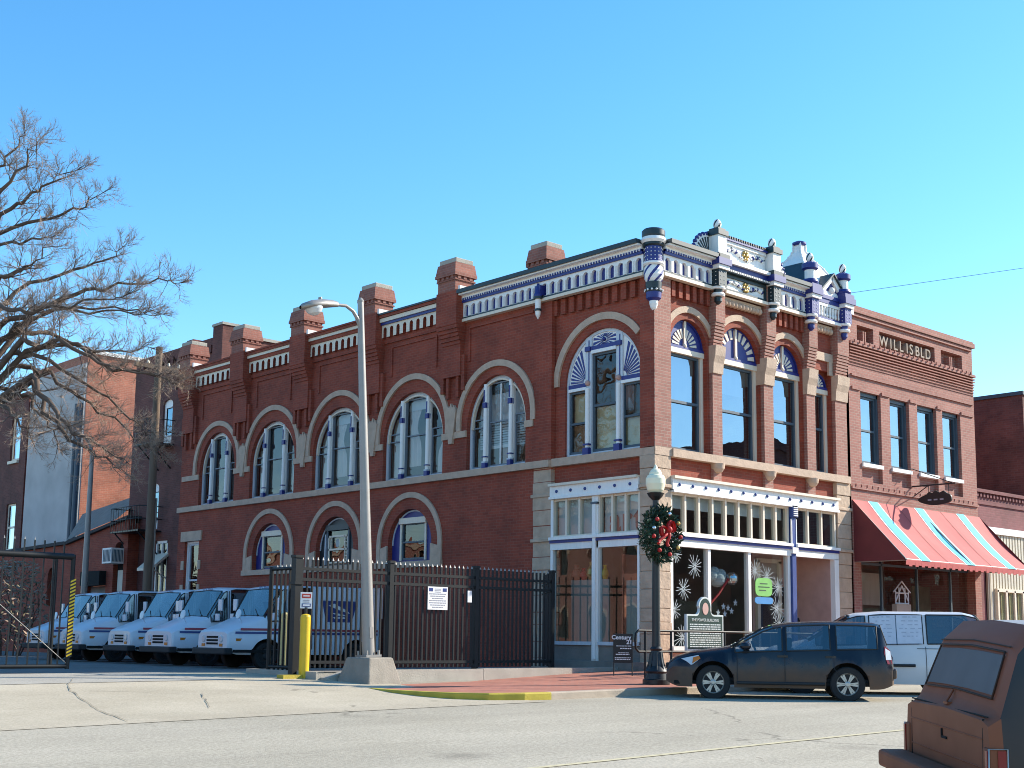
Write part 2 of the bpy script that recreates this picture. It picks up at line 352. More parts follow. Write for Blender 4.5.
# ------------------------------------------------------------------ ground, road, pavement
def dens(P, s=.8):
    o = []
    for a, b in zip(P, P[1:]):
        k = max(1, int(math.hypot(b[0] - a[0], b[1] - a[1]) / s))
        o += [(a[0] + (b[0] - a[0]) * i / k, a[1] + (b[1] - a[1]) * i / k) for i in range(k)]
    return o + [P[-1]]
CRK = [[(-12.2, 2.2), (-12.75, 1.1), (-13.15, .1), (-13.75, -1.9), (-14.2, -3.9)], [(-12.9, .0), (-12.5, -.2), (-12.1, -.45)], [(-11.5, -.9), (-12.0, -1.9), (-12.4, -2.7)], [(-10.2, .2), (-9.6, -.6), (-9.0, -1.1)], [(-16, 1.32), (-12, 1.31), (-9.2, 1.3)]]
def sheet(name, xs, ys, zf_, mat, label=None):
    g = G(); nx, ny = len(xs), len(ys)
    g.add([(x, y, zf_(x, y)) for y in ys for x in xs], [(j * nx + i, j * nx + i + 1, (j + 1) * nx + i + 1, (j + 1) * nx + i) for j in range(ny - 1) for i in range(nx - 1)], 0, True)
    return g.build(name, mat, label=label, kind='structure')
fr_ = lambda a, b, s: [a + i * s for i in range(int(round((b - a) / s)) + 1)]
big = [-900, -400, -200, -110, -80] + fr_(-60, 60, 1) + [80, 110, 200, 400, 900]
sheet('ground', big, big, lambda x, y: zg(x, y) - .04, 'ground', 'bare ground around the street and the lot')
sheet('road', fr_(-60, 90, 1), fr_(-40, -2.5, .5), lambda x, y: zg(x, y) + .0, 'asphalt', 'pale worn asphalt of the main street')
sheet('driveway', fr_(-60, -7.6, .8), [-4.1 + i * .35 for i in range(25)], lambda x, y: zg(x, y) + .006, 'apron', 'pale cracked concrete driveway leading to the gate')
sheet('driveway_slab', fr_(-60, -9.2, .8), [1.3 + i * .3 for i in range(11)], lambda x, y: zg(x, y) + .011, 'apron_gray', 'greyer concrete slab at the top of the driveway')
g = G(); rj = random.Random(21)
for pts in CRK:
    P = dens(pts, .25); n = len(P); L_ = []
    for i, (x, y) in enumerate(P):
        a = P[max(0, i - 1)]; b = P[min(n - 1, i + 1)]; d = Vector((b[0] - a[0], b[1] - a[1])).normalized(); w2 = rj.uniform(.003, .011); q = Vector((x, y)) + Vector((-d.y, d.x)) * rj.uniform(-.025, .025)
        L_.append([(q.x - d.y * w2, q.y + d.x * w2, zg(q.x, q.y) + .0165), (q.x + d.y * w2, q.y - d.x * w2, zg(q.x, q.y) + .0165)])
    for a, b in zip(L_, L_[1:]): g.add([a[0], a[1], b[1], b[0]], [(0, 1, 2, 3)])
g.build('driveway_crack', 'tar', label='dark cracks running across the driveway slabs', kind='structure')
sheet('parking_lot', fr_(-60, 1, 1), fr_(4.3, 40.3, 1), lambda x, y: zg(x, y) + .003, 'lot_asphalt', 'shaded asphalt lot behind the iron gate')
g = G()
for i in range(60):
    x0 = -40 + i * 2; x1 = x0 + 2; ya = lambda x: -10.2 - .004 * (x + 10)
    g.add([(x0, ya(x0) - .05, zg(x0, -10.2) + .005), (x1, ya(x1) - .05, zg(x1, -10.2) + .005), (x1, ya(x1) + .05, zg(x1, -10.2) + .005), (x0, ya(x0) + .05, zg(x0, -10.2) + .005)], [(0, 1, 2, 3)])
g.build('road_marking', 'road_line', label='faded pale yellow line painted along the road', kind='structure')
KL = [(60, -2.9), (12, -2.95), (3, -3.0), (1.2, -3.15), (-.5, -3.4), (-3.3, -3.58), (-6.2, -3.68), (-6.72, -3.69), (-7.25, -3.62), (-7.8, -3.38), (-8.15, -2.95), (-8.33, -2.35)]
KU = [(-8.33, -2.35), (-8.38, -1.6), (-8.27, -.8), (-8.1, .1), (-7.85, .9), (-7.55, 1.8), (-7.2, 3.3)]
def interp(P, x):
    P = sorted(P)
    for a, b in zip(P, P[1:]):
        if a[0] <= x <= b[0]: return a[1] + (b[1] - a[1]) * (x - a[0]) / max(1e-6, b[0] - a[0])
    return P[0][1] if x < P[0][0] else P[-1][1]
def kerb(name, pts, mat, label):
    g = G(); n = len(pts); rows = []
    for i, (x, y) in enumerate(pts):
        a = Vector(pts[max(0, i - 1)]); b = Vector(pts[min(n - 1, i + 1)]); d = (b - a).normalized(); nn = Vector((d.y, -d.x))
        z = zs(x, y) + .004
        o = Vector((x, y)); q = o + nn * .17; e = o + nn * .015
        rows.append([(x, y, zg(x, y) - .1), (x, y, z - .02), (e.x, e.y, z), (q.x, q.y, z), (q.x, q.y, z - .1)])
    for a, b in zip(rows, rows[1:]): g.add(a + b, [(i, i + 1, 6 + i, 5 + i) for i in range(4)])
    g.build(name, mat, label=label, kind='structure')
kerb('kerb', dens(KL[:8]), 'kerb_stone', 'worn tan stone kerb along the street')
kerb('kerb', KL[7:] + KU[1:4], 'kerb_yellow', 'faded yellow painted kerb round the corner of the pavement')
kerb('kerb', KU[3:], 'kerb_stone', 'plain kerb end running up to the gate')
g = G(); xs = [-8.3, -8.2, -8.05, -7.9, -7.7, -7.45, -7.2] + fr_(-6.8, 0, .4); 
def col(x):
    lo = interp(KL, x) + .1; hi = .76
    if x < -7.2: hi = max(lo + .02, min(.76, interp([(p[0], p[1]) for p in KU[2:]], x) - .05))
    return [(x + (.08 if x < -7.2 else 0), lo + (hi - lo) * k / 9, zs(x, lo + (hi - lo) * k / 9) - .002) for k in range(10)]
C_ = [col(x) for x in xs]
for a, b in zip(C_, C_[1:]): g.add(a + b, [(i, i + 1, 11 + i, 10 + i) for i in range(9)])
xs = [0, .6, 1.2, 2, 3, 4, 6, 8, 12, 20, 40, 60]; C_ = [[(x, (interp(KL, x) + .1) * (1 - k / 9) + 2.2 * k / 9, zs(x, (interp(KL, x) + .1) * (1 - k / 9) + 2.2 * k / 9) - .002) for k in range(10)] for x in xs]
for a, b in zip(C_, C_[1:]): g.add(a + b, [(i, i + 1, 11 + i, 10 + i) for i in range(9)])
g.build('pavement', 'brick_paving', label='red brick pavement at the street corner', kind='structure')

# ------------------------------------------------------------------ the corner building
BLD = thing('brick_building', 'two storey red brick corner building with blue and white ornamental cornice and arched windows', 'building')
UW = [(19.2, 1.14), (15.83, 1.28), (12.25, 1.32), (8.75, 1.31), (5.34, 1.12)]
LW = [(15.82, .94), (12.3, .94), (8.78, .95)]
g = G()
holes = [arch(c, hw, 5.22, 6.3, 1.3, 24) for c, hw in UW] + [arch(c, hw, 2.96, 3.43, .96, 20) for c, hw in LW] + [rect(20.15, 21.1, 1.3, 4.05)]
g.prism(FS, rect(3.3, 21.6, -.1, 9.95), -.32, 0, 0, holes, back=False)
# recessed bay with the big window, and the frieze wall above the shop front
BC, BH, BZ = 1.72, 1.23, 7.0
g.prism(FX(.12), rect(.43, 3.3, 4.55, 9.95), -.25, 0, 0, [arch(BC, BH, 5.25, BZ, BH, 24)], back=False)
g.box(-.0, .57, -.0, .43, 5.05, 9.95)                          # corner pier
g.cb(FS, 3.285, 3.9, 5.225, 9.16, -.1, .03)
# front wall with its four openings, pilasters
FB = [(1.33, .67, 7.7), (3.24, .80, 7.7), (5.13, .68, 7.7)]
holes = [arch(c, hw, 5.24, zc, hw, 20) for c, hw, zc in FB] + [rect(6.27, 7.05, 5.24, 7.95)]
g.prism(FY(.1), rect(.5, 7.15, 4.6, 9.95), -.25, 0, 0, holes, back=False)
PIL = [(.0, .57), (2.07, 2.42), (4.05, 4.43), (5.83, 6.2), (7.1, 7.62)]
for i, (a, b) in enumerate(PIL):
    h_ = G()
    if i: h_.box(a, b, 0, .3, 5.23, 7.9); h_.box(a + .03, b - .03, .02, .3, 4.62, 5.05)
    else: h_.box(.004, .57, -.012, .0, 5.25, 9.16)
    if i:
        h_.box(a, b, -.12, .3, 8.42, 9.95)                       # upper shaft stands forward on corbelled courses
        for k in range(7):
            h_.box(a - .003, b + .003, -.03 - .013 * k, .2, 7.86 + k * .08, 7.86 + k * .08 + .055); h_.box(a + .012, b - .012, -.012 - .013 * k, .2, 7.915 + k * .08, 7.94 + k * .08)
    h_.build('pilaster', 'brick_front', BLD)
# brick dentils under the cornice
for i in range(10): g.cb(FX(.12), .6 + i * .285, .6 + i * .285 + .15, 8.78, 9.15, 0, .09)
for a, b in ((.57, 2.07), (4.43, 5.83)):
    n = 6
    for i in range(n): u = a + .12 + (b - a - .24) * i / (n - 1); g.cb(FY(.1), u - .06, u + .06, 8.8, 9.15, 0, .1)
# chimney shafts and the corbelled strips that carry them
CH = [21.05, 17.62, 14.1, 10.52, 6.98]
for c in CH:
    g.cb(FS, c - .36, c + .36, 7.75, 9.0, 0, .14)
    for s_ in (-1, 1):
        g.cb(FS, c + s_ * .42 - .06, c + s_ * .42 + .06, 7.35, 8.3, 0, .1); g.cb(FS, c + s_ * .2 - .05, c + s_ * .2 + .05, 7.2, 7.75, 0, .1)
    for k in range(5): g.cb(FS, c - .367 - .012 * k, c + .367 + .012 * k, 8.6 + k * .1, 8.7 + k * .1, 0, .17 + .04 * k)
    g.cb(FS, c - .42, c + .42, 9.1, 10.02, -.32, .35)
for a, b in ((17.62, 21.05), (14.1, 17.62), (10.52, 14.1), (6.98, 10.52)):
    g.cb(FS, a + .42, b - .42, 9.14, 9.26, 0, .05)
    # shallow frame round the plain panel under the cornice
    g.cb(FS, a + .75, b - .75, 8.98, 9.04, 0, .035); g.cb(FS, a + .75, a + .81, 8.15, 8.98, 0, .035); g.cb(FS, b - .81, b - .75, 8.15, 8.98, 0, .035)
g.cb(FS, 3.95, 6.4, 8.98, 9.04, 0, .035); g.cb(FS, 6.35, 6.41, 8.1, 8.98, 0, .035)
# back and party walls, plinth
g.box(.33, 7.6, 21.3, 21.6, -.1, 9.95); g.box(7.35, 7.6, .5, 21.3, 4.6, 9.95)
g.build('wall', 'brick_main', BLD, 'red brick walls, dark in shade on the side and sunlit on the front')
g = G(); g.box(.33, 7.4, .5, 21.4, 9.5, 9.6); g.build('roof', 'roof_tar', BLD)
g = G(); g.box(.34, 7.35, 3.95, 21.3, 4.45, 4.9); g.box(.5, 7.35, .36, 3.95, 4.62, 4.9); g.box(3.1, 3.3, 6, 21, 4.9, 9.5); g.box(.4, 7.3, 3.9, 4.05, 4.9, 9.5); g.build('inner_floor', 'interior', BLD)
# stone dressings
g = G()
g.cb(FS, 3.3, 21.6, 5.05, 5.22, 0, .1); g.cb(FS, -.0, .43, 5.05, 5.22, 0, .02); g.cb(FX(.12), .43, 3.3, 5.05, 5.24, 0, .14)
edges = [21.45] + [q for c, hw in UW for q in (c + hw, c - hw)] + [3.92]
for a, b in zip(edges[0::2], edges[1::2]): g.cb(FS, b, a, 6.11, 6.28, 0, .05)
for (c, hw) in UW:
    ro = 1.62 if hw > 1.2 else 1.5
    A = arcline(c, ro, 6.48, 6.28); B = arcline(c, ro - .16, 6.48, 6.28); g.ring(FS, A, B, 0, .06)
for (c1, _), (c2, _) in zip(UW, UW[1:]):
    m = (c1 + c2) / 2
    g.prism(FS, [(m - .07, 5.98), (m + .07, 5.98), (m + .21, 6.86), (m + .12, 7.0), (m + .06, 6.93), (m, 7.06), (m - .06, 6.93), (m - .12, 7.0), (m - .21, 6.86)], 0, .08)
for (c, hw) in LW:
    A = arcline(c, 1.41, 3.43, 2.96); B = arcline(c, 1.26, 3.43, 2.96); g.ring(FS, A, B, 0, .05)
    for s_ in (-1, 1): g.prism(FS, [(c + s_ * (hw + .0), 2.96), (c + s_ * 1.255, 2.96), (c + s_ * 1.255, 3.35), (c + s_ * (hw + .0), 3.42)], 0, .045)
    g.cb(FS, c - 1.43, c + 1.43, 2.8, 2.96, -.2, .09)
g.cb(FS, 19.95, 21.3, 4.05, 4.38, 0, .06); 
for v in (2.3, 3.1): g.cb(FS, 19.98, 20.15, v, v + .3, 0, .03); g.cb(FS, 21.1, 21.27, v, v + .3, 0, .03)
g.cb(FS, 20.0, 21.25, 1.15, 1.3, 0, .08)
A = [(u, v) for u, v in arcline(BC, 1.6, BZ, None, 0, 180) if .44 <= u]; B = [(BC + (u - BC) * 1.43 / 1.6, BZ + (v - BZ) * 1.43 / 1.6) for u, v in A]; g.ring(FX(.12), A, B, 0, .06)
for i, (c, hw, zc) in enumerate(FB):
    A = arcline(c, hw + .3, zc); B = arcline(c, hw + .15, zc); g.ring(FY(.1), A, B, 0, .05)
g.cb(FY(.1), 6.2, 7.1, 8.2, 8.42, 0, .06); g.cb(FY(.1), 6.92, 7.08, 7.85, 8.2, 0, .06)
# front sill band with rounded corbels below the pilasters
g.cb(FF, .57, 7.64, 5.05, 5.235, -.3, .07); g.cb(FF, 0, .57, 5.052, 5.24, -.3, .03)
for a, b in PIL[1:4]:
    c = (a + b) / 2
    g.lathe([(.02, -.22), (.1, -.2), (.16, -.12), (.18, 0)], (c, .02, 5.05), 14)
    # stone bracket block that starts the forward shaft
for a, b in PIL[1:]:
    prof = [(.0, 7.2), (.03, 7.2), (.05, 7.45), (.1, 7.62), (.12, 7.86), (0, 7.86)]
    P = [(a - .012, -w_, v) for w_, v in prof] + [(b + .012, -w_, v) for w_, v in prof]; n = len(prof)
    P = [(x, y if y != 0 else .28, z) for x, y, z in P]
    g.add(P, [tuple(range(n)), tuple(range(2 * n - 1, n - 1, -1))] + [(i, (i + 1) % n, n + (i + 1) % n, n + i) for i in range(n)])
# rope-like stone mouldings over two bays
for a, b in ((2.5, 4.0), (6.28, 7.05)):
    n = int((b - a) / .13)
    for i in range(n): g.ball((a + (i + .5) * (b - a) / n, .02, 9.0), .085, 0, 8, 1.0)
    g.box(a, b, .0, .1, 9.06, 9.14)
g.build('stone_dressing', 'stone', BLD, 'tan stone arches, sill bands and brackets')
# rough stone piers at street level
g = G()
def pier(x0, x1, y0, y1, z0, z1, rnd):
    z = z0
    while z < z1 - .02:
        h = min(rnd.uniform(.26, .42), z1 - z); d = rnd.uniform(0, .022)
        g.box(x0 - d, x1 + d, y0 - d, y1, z + .008, z + h); z += h
rn = random.Random(3)
for (x0, x1, y0, y1, lb) in ((.0, .53, .0, .43, 'rough stone pier at the corner'), (7.08, 7.66, .0, .4, 'rough stone pier beside the awning'), (.0, .3, 3.3, 3.92, 'rough stone pier at the end of the fence')):
    g = G(); pier(x0, x1, y0, y1, .1, 4.35, rn); pier(x0, x1, y0, y1, 4.352, 5.05, rn); g.box(x0 + .03, x1 - .03, y0 + .03, y1 - .01, .1, 5.04)
    for z in (4.33, 3.25): g.box(x0 - .05, x1 + .05, y0 - .05, y1 + (.05 if y0 > 1 else 0), z, z + .08)
    g.build('stone_pier', 'stone_rough', BLD, lb, bevel=.012)
g = G(); g.box(-.36, .06, -.05, 3.25, .1, .47); g.box(.0, .3, .43, 3.3, .1, .84); g.build('step', 'concrete_dark', BLD)
g = G(); g.box(.53, 5.0, .02, .3, .1, .72); g.build('bulkhead', 'stone', BLD)

# chimney heads are parts of their own
def chimney(c, x0, x1, base, parent, w_=.36):
    g = G(); g.box(x0, x1, c - w_, c + w_, base, 10.42)
    g.box(x0 - .03, x1 + .03, c - w_ - .03, c + w_ + .03, 10.3, 10.34); g.box(x0 - .06, x1 + .06, c - w_ - .06, c + w_ + .06, 10.42, 10.5)
    for k in range(4): g.box(x0 - .04, x0 + .01, c - w_ + .05 + k * .19, c - w_ + .15 + k * .19, 10.34, 10.42)
    for k in range(3): g.box(x0 + .06 + k * .2, x0 + .16 + k * .2, c - w_ - .04, c - w_ + .01, 10.34, 10.42)
    a, b = .05, -.01
    B0 = [(x0 - a, c - w_ - a, 10.5), (x1 + a, c - w_ - a, 10.5), (x1 + a, c + w_ + a, 10.5), (x0 - a, c + w_ + a, 10.5)]
    B1 = [(x0 + b, c - w_ + b, 10.78), (x1 - b, c - w_ + b, 10.78), (x1 - b, c + w_ - b, 10.78), (x0 + b, c + w_ - b, 10.78)]
    g.add(B0 + B1, [(0, 1, 5, 4), (1, 2, 6, 5), (2, 3, 7, 6), (3, 0, 4, 7)])
    o = g.build('chimney', 'brick_chimney', parent)
    g = G(); g.box(x0 + .02, x1 - .02, c - w_ + .02, c + w_ - .02, 10.78, 10.92); g.build('chimney_cap', 'concrete', o, bevel=.02)
    return o
for c in CH: chimney(c, -.349, .3, 10.02, BLD)
chimney(4.22, .36, .96, 9.5, BLD, .32)
g = G()
for c in CH: g.box(-.3, .34, c - .5, c - .42, 9.98, 10.12)
g.build('flashing', 'white', BLD)

# ---- cornice
def cornice(fr, u0, u1, n, rich=True):
    m = dict(white=0, blue=1, green=2)
    g.cb(fr, u0, u1, 9.17, 9.245, 0, .15, 3); g.cb(fr, u0, u1, 9.245, 9.29, 0, .13, 2)
    g.cb(fr, u0, u1, 9.29, 9.68, 0, .04, 1)
    W = (u1 - u0) / n; hl = []
    for i in range(n):
        c = u0 + (i + .5) * W; hl.append(arch(c, W * .31, 9.305, 9.53, W * .31, 6))
    g.prism(fr, rect(u0, u1, 9.29, 9.68), .04, .11, 0, hl, back=False)
    for i in range(n + 1):
        c = u0 + i * W
        if u0 + .03 < c < u1 - .03:
            g.cb(fr, c - W * .15, c - W * .03, 9.3, 9.56, .11, .135, 0); g.cb(fr, c + W * .03, c + W * .15, 9.3, 9.56, .11, .135, 0)
    g.cb(fr, u0, u1, 9.68, 9.745, 0, .16, 1)
    k = int((u1 - u0) / .085)
    for i in range(k): g.cb(fr, u0 + i * (u1 - u0) / k, u0 + (i + .5) * (u1 - u0) / k, 9.745, 9.79, .1, .185, 1)
    g.cb(fr, u0, u1, 9.745, 9.86, 0, .17, 0); g.cb(fr, u0, u1, 9.86, 9.9, 0, .3, 0); g.cb(fr, u0, u1, 9.9, 10.0, -.3, .36, 2)
def simple(fr, u0, u1, n, blue):
    g.cb(fr, u0, u1, 9.27, 9.66, .0, .03, 4)
    W = (u1 - u0) / n; hl = [arch(u0 + (i + .5) * W, W * .25, 9.2, 9.52, W * .25, 6) for i in range(n)]
    top = [(u0, 9.66), (u0, 9.3)]
    o = [(u0, 9.66), (u0, 9.3)]
    for i in range(n):
        c = u0 + (i + .5) * W; o.append((c - W * .25, 9.3)); o += [(c + W * .25 * math.cos(math.pi * (1 - k / 6)), 9.52 + W * .25 * math.sin(math.pi * k / 6)) for k in range(7)]; o.append((c + W * .25, 9.3))
    o += [(u1, 9.3), (u1, 9.66)]
    g.prism(fr, o, .03, .13, 3, ms=4)
    if blue: g.cb(fr, u0, u1, 9.66, 9.73, 0, .18, 1); g.cb(fr, u0, u1, 9.73, 9.84, 0, .22, 3)
    else: g.cb(fr, u0, u1, 9.66, 9.76, 0, .17, 4); g.cb(fr, u0, u1, 9.76, 9.85, 0, .22, 3)
    g.cb(fr, u0, u1, 9.85, 9.93, -.3, .26, 4); g.cb(fr, u0, u1, 9.93, 9.98, -.3, .29, 2 if blue else 4)
CM = ['white', 'blue', 'dark_green', 'cream', 'brick_main']
g = G(); cornice(FX(.0), .22, 3.62, 12); cornice(FS, 3.62, 6.56, 11); g.build('cornice', CM, BLD, 'blue and white arcaded cornice along the side wall')
g = G(); cornice(FY(.0), .22, 1.95, 6)
g.build('cornice', CM, BLD, 'blue and white arcaded cornice on the front, left of the raised panel')
g = G(); cornice(FY(.0), 4.44, 5.68, 4); g.build('cornice', CM, BLD, 'blue and white arcaded cornice on the front, right of the raised panel')
for a, b, k, bl in ((6.98, 10.52, 9, 1), (10.52, 14.1, 9, 0), (14.1, 17.62, 8, 0), (17.62, 21.05, 8, 0)):
    g = G(); simple(FS, a + .43, b - .43, k, bl); g.build('corbel_table', CM, BLD)
# framed frieze and raised parapet in the middle of the front
rp = random.Random(5)
def garland(fr, u0, u1, v, w_, n, amp, hv):
    for i in range(n):
        t = (i + .5) / n; u = u0 + (u1 - u0) * t; vv = v + amp * math.sin(t * math.pi * 3)
        p = fr(u, vv, w_); g.ball(p, rp.uniform(.035, .06), 0 if i % 3 else 1, 6, 1)
        a = rp.uniform(0, 6.28); g.tube([p, fr(u + .09 * math.cos(a), vv + .07 * math.sin(a), w_ + .03)], [.03, .01], 5, 2 if i % 2 else 0)
    c = (u0 + u1) / 2
    for k in range(6): a = k * math.pi / 3; g.ball(fr(c + .09 * math.cos(a), v + .09 * math.sin(a) + hv, w_ + .02), .045, 3, 6)
    g.ball(fr(c, v + hv, w_ + .04), .05, 3, 6)
FP = FY(-.02)
g = G()
g.cb(FP, 2.42, 4.06, 9.17, 9.245, 0, .15, 4); g.cb(FP, 2.42, 4.06, 9.245, 9.68, 0, .05, 0)
for q in ((2.42, 4.06, 9.26, 9.31), (2.42, 4.06, 9.6, 9.68), (2.42, 2.48, 9.31, 9.6), (4.0, 4.06, 9.31, 9.6)): g.cb(FP, *q, .05, .1, 2)
garland(FP, 2.55, 3.95, 9.46, .06, 22, .05, 0)
g.cb(FP, 2.42, 4.06, 9.68, 9.76, 0, .2, 2); g.cb(FP, 2.42, 4.06, 9.76, 9.9, 0, .16, 1); g.cb(FP, 2.42, 4.06, 9.9, 9.98, 0, .24, 0)
for i in range(24): g.cb(FP, 2.44 + i * .068, 2.47 + i * .068, 9.70, 9.74, .2, .225, 0)
g.cb(FP, 2.42, 4.06, 9.98, 10.5, -.12, .06, 0)
for q in ((2.42, 4.06, 9.98, 10.05), (2.42, 4.06, 10.42, 10.5)): g.cb(FP, *q, .06, .1, 0)
garland(FP, 2.52, 3.98, 10.24, .07, 26, .07, .02)
g.cb(FP, 2.36, 4.12, 10.5, 10.55, -.15, .14, 1)
for i in range(19): g.cb(FP, 2.38 + i * .092, 2.42 + i * .092, 10.55, 10.61, -.12, .15, 2)
g.cb(FP, 2.38, 4.1, 10.55, 10.62, -.12, .1, 0)
g.add([FP(2.38, 10.62, .13), FP(4.1, 10.62, .13), FP(4.1, 10.7, -.1), FP(2.38, 10.7, -.1), FP(2.38, 10.62, -.14), FP(4.1, 10.62, -.14)], [(0, 1, 2, 3), (3, 2, 5, 4), (0, 3, 4), (1, 5, 2), (0, 4, 5, 1)], 0)
g.build('parapet', ['white', 'blue', 'dark_green', 'gold', 'cream'], BLD, 'raised white and blue parapet panel with garlands')
def fan_scroll(c, sgn):
    g = G(); r = .56; n = 7
    P = [(c, 9.99)] + [(c + sgn * r * math.sin(i / 16 * math.pi / 2), 9.99 + r * math.cos(i / 16 * math.pi / 2)) for i in range(17)]
    g.prism(FP, P, -.08, .0, 0)
    for i in range(n):
        a0 = (i + .15) / n * math.pi / 2; a1 = (i + .6) / n * math.pi / 2
        g.prism(FP, [(c + sgn * .1 * math.sin(a0), 9.99 + .1 * math.cos(a0)), (c + sgn * .48 * math.sin(a0), 9.99 + .48 * math.cos(a0)), (c + sgn * .48 * math.sin(a1), 9.99 + .48 * math.cos(a1)), (c + sgn * .1 * math.sin(a1), 9.99 + .1 * math.cos(a1))], .0, .012, 2)
        a = (i + .5) / n * math.pi / 2; g.ball(FP(c + sgn * .56 * math.sin(a), 9.99 + .56 * math.cos(a), -.03), .055, 1, 8)
    g.build('scroll_fan', ['white', 'blue', 'dark_green'], BLD)
fan_scroll(1.95, -1); fan_scroll(4.44, 1)
# finials over the pilasters, with pendants below
def spiral_egg(g, c, r, h, ma, mb, n=12, turns=1.2):
    rows = 9
    for i in range(rows):
        a0, a1 = math.pi * i / rows, math.pi * (i + 1) / rows
        r0, r1 = max(.004, r * math.sin(a0) ** .8), max(.004, r * math.sin(a1) ** .8); z0, z1 = -h * math.cos(a0) / 2, -h * math.cos(a1) / 2
        for k in range(n):
            b0, b1 = 2 * math.pi * k / n + turns * i / rows * 2, 2 * math.pi * (k + 1) / n + turns * i / rows * 2
            c0, c1 = b0 + turns / rows * 2, b1 + turns / rows * 2
            g.add([(c[0] + r0 * math.cos(b0), c[1] + r0 * math.sin(b0), c[2] + z0), (c[0] + r0 * math.cos(b1), c[1] + r0 * math.sin(b1), c[2] + z0),
                   (c[0] + r1 * math.cos(c1), c[1] + r1 * math.sin(c1), c[2] + z1), (c[0] + r1 * math.cos(c0), c[1] + r1 * math.sin(c0), c[2] + z1)], [(0, 1, 2, 3)], ma if k % 3 else mb, True)
def finial(x, y, A, B, studs=True):
    g = G(); h = .19
    g.lathe([(.03, 8.83), (.09, 8.9), (.09, 9.0)], (x, y, 0), 14, B); g.lathe([(.15, 9.02), (.17, 9.06), (.15, 9.1)], (x, y, 0), 14, 0); g.lathe([(.1, 9.1), (.11, 9.19)], (x, y, 0), 14, B)
    g.lathe([(.17, 9.19), (.18, 9.22), (.17, 9.25)], (x, y, 0), 14, 0)
    g.box(x - .15, x + .15, y - .15, y + .3, 9.25, 9.66, B)
    for i in range(4):
        for s_ in (-.06, .06): g.ball((x + s_, y - .152, 9.31 + i * .095), .013, 0, 6); g.ball((x - .152, y + s_, 9.31 + i * .095), .013, 0, 6)
    g.box(x - .2, x + .2, y - .2, y + .3, 9.66, 9.76, 0); g.box(x - .24, x + .24, y - .24, y + .3, 9.76, 9.92, A); g.box(x - .21, x + .21, y - .21, y + .3, 9.92, 10.03, B)
    if studs: g.box(x - .15, x + .15, y - .15, y + .15, 10.03, 10.5, 0)
    else: g.lathe([(.19, 10.03), (.22, 10.1), (.19, 10.17)], (x, y, 0), 16, A); g.lathe([(.14, 10.17), (.14, 10.42)], (x, y, 0), 16, 0); g.lathe([(.16, 10.42), (.21, 10.46), (.21, 10.58), (.12, 10.63)], (x, y, 0), 16, A)
    if studs: g.box(x - .19, x + .19, y - .19, y + .19, 10.5, 10.62, B); g.box(x - .14, x + .14, y - .14, y + .14, 10.62, 10.68, B)
    spiral_egg(g, (x, y, 10.79 if studs else 10.76), .1, .26, 0, 2)
    g.build('finial', ['white', 'blue', 'dark_green'], BLD)
finial(2.12, -.15, 1, 2); finial(4.27, -.15, 1, 2); finial(5.88, -.15, 1, 1, False); finial(7.36, -.15, 1, 1, False)
# round corner turret hung on the corner
g = G(); c = (.03, .03, 0)
g.lathe([(.02, 8.33), (.07, 8.4), (.1, 8.5), (.1, 8.56)], c, 20, 0); g.lathe([(.1, 8.56), (.17, 8.62), (.18, 8.76)], c, 20, 1); g.lathe([(.19, 8.76), (.2, 8.79), (.18, 8.82)], c, 20, 2)
for k in range(12): g.ball((c[0] + .2 * math.cos(k * math.pi / 6), c[1] + .2 * math.sin(k * math.pi / 6), 8.8), .025, 0, 6)
g.lathe([(.18, 8.83), (.19, 8.99)], c, 20, 2); spiral_egg(g, (c[0], c[1], 9.2), .235, .56, 0, 1, 18, 1.6)
g.lathe([(.22, 9.38), (.25, 9.41), (.24, 9.45)], c, 20, 0); g.lathe([(.2, 9.45), (.2, 9.82)], c, 20, 1)
for k in range(14):
    for j in range(4): g.ball((c[0] + .2 * math.cos(k * math.pi / 7), c[1] + .2 * math.sin(k * math.pi / 7), 9.5 + j * .09), .014, 0, 5)
g.lathe([(.22, 9.82), (.25, 9.85), (.25, 9.9)], c, 20, 2); g.lathe([(.26, 9.9), (.3, 9.96), (.27, 10.03)], c, 20, 0); g.lathe([(.26, 10.03), (.27, 10.08), (.27, 10.19), (.23, 10.23)], c, 20, 2)
g.build('corner_turret', ['white', 'blue', 'dark_green'], BLD, 'round blue and white turret hung on the corner of the cornice')
# pendant on the side pilaster
g = G(); x, y = -.2, 3.6
g.box(-.23, .0, y - .1, y + .1, 9.32, 9.56, 1); g.lathe([(.11, 9.28), (.11, 9.32), (.06, 9.5), (.03, 9.62)], (x, y, 0), 10, 1)
g.lathe([(.12, 9.22), (.12, 9.28)], (x, y, 0), 10, 2); g.lathe([(.075, 8.98), (.08, 9.22)], (x, y, 0), 10, 0); g.lathe([(.09, 8.92), (.09, 8.97)], (x, y, 0), 10, 2); g.lathe([(.01, 8.72), (.06, 8.82), (.075, 8.92)], (x, y, 0), 10, 0)
g.build('pendant', ['white', 'blue', 'dark_green'], BLD)
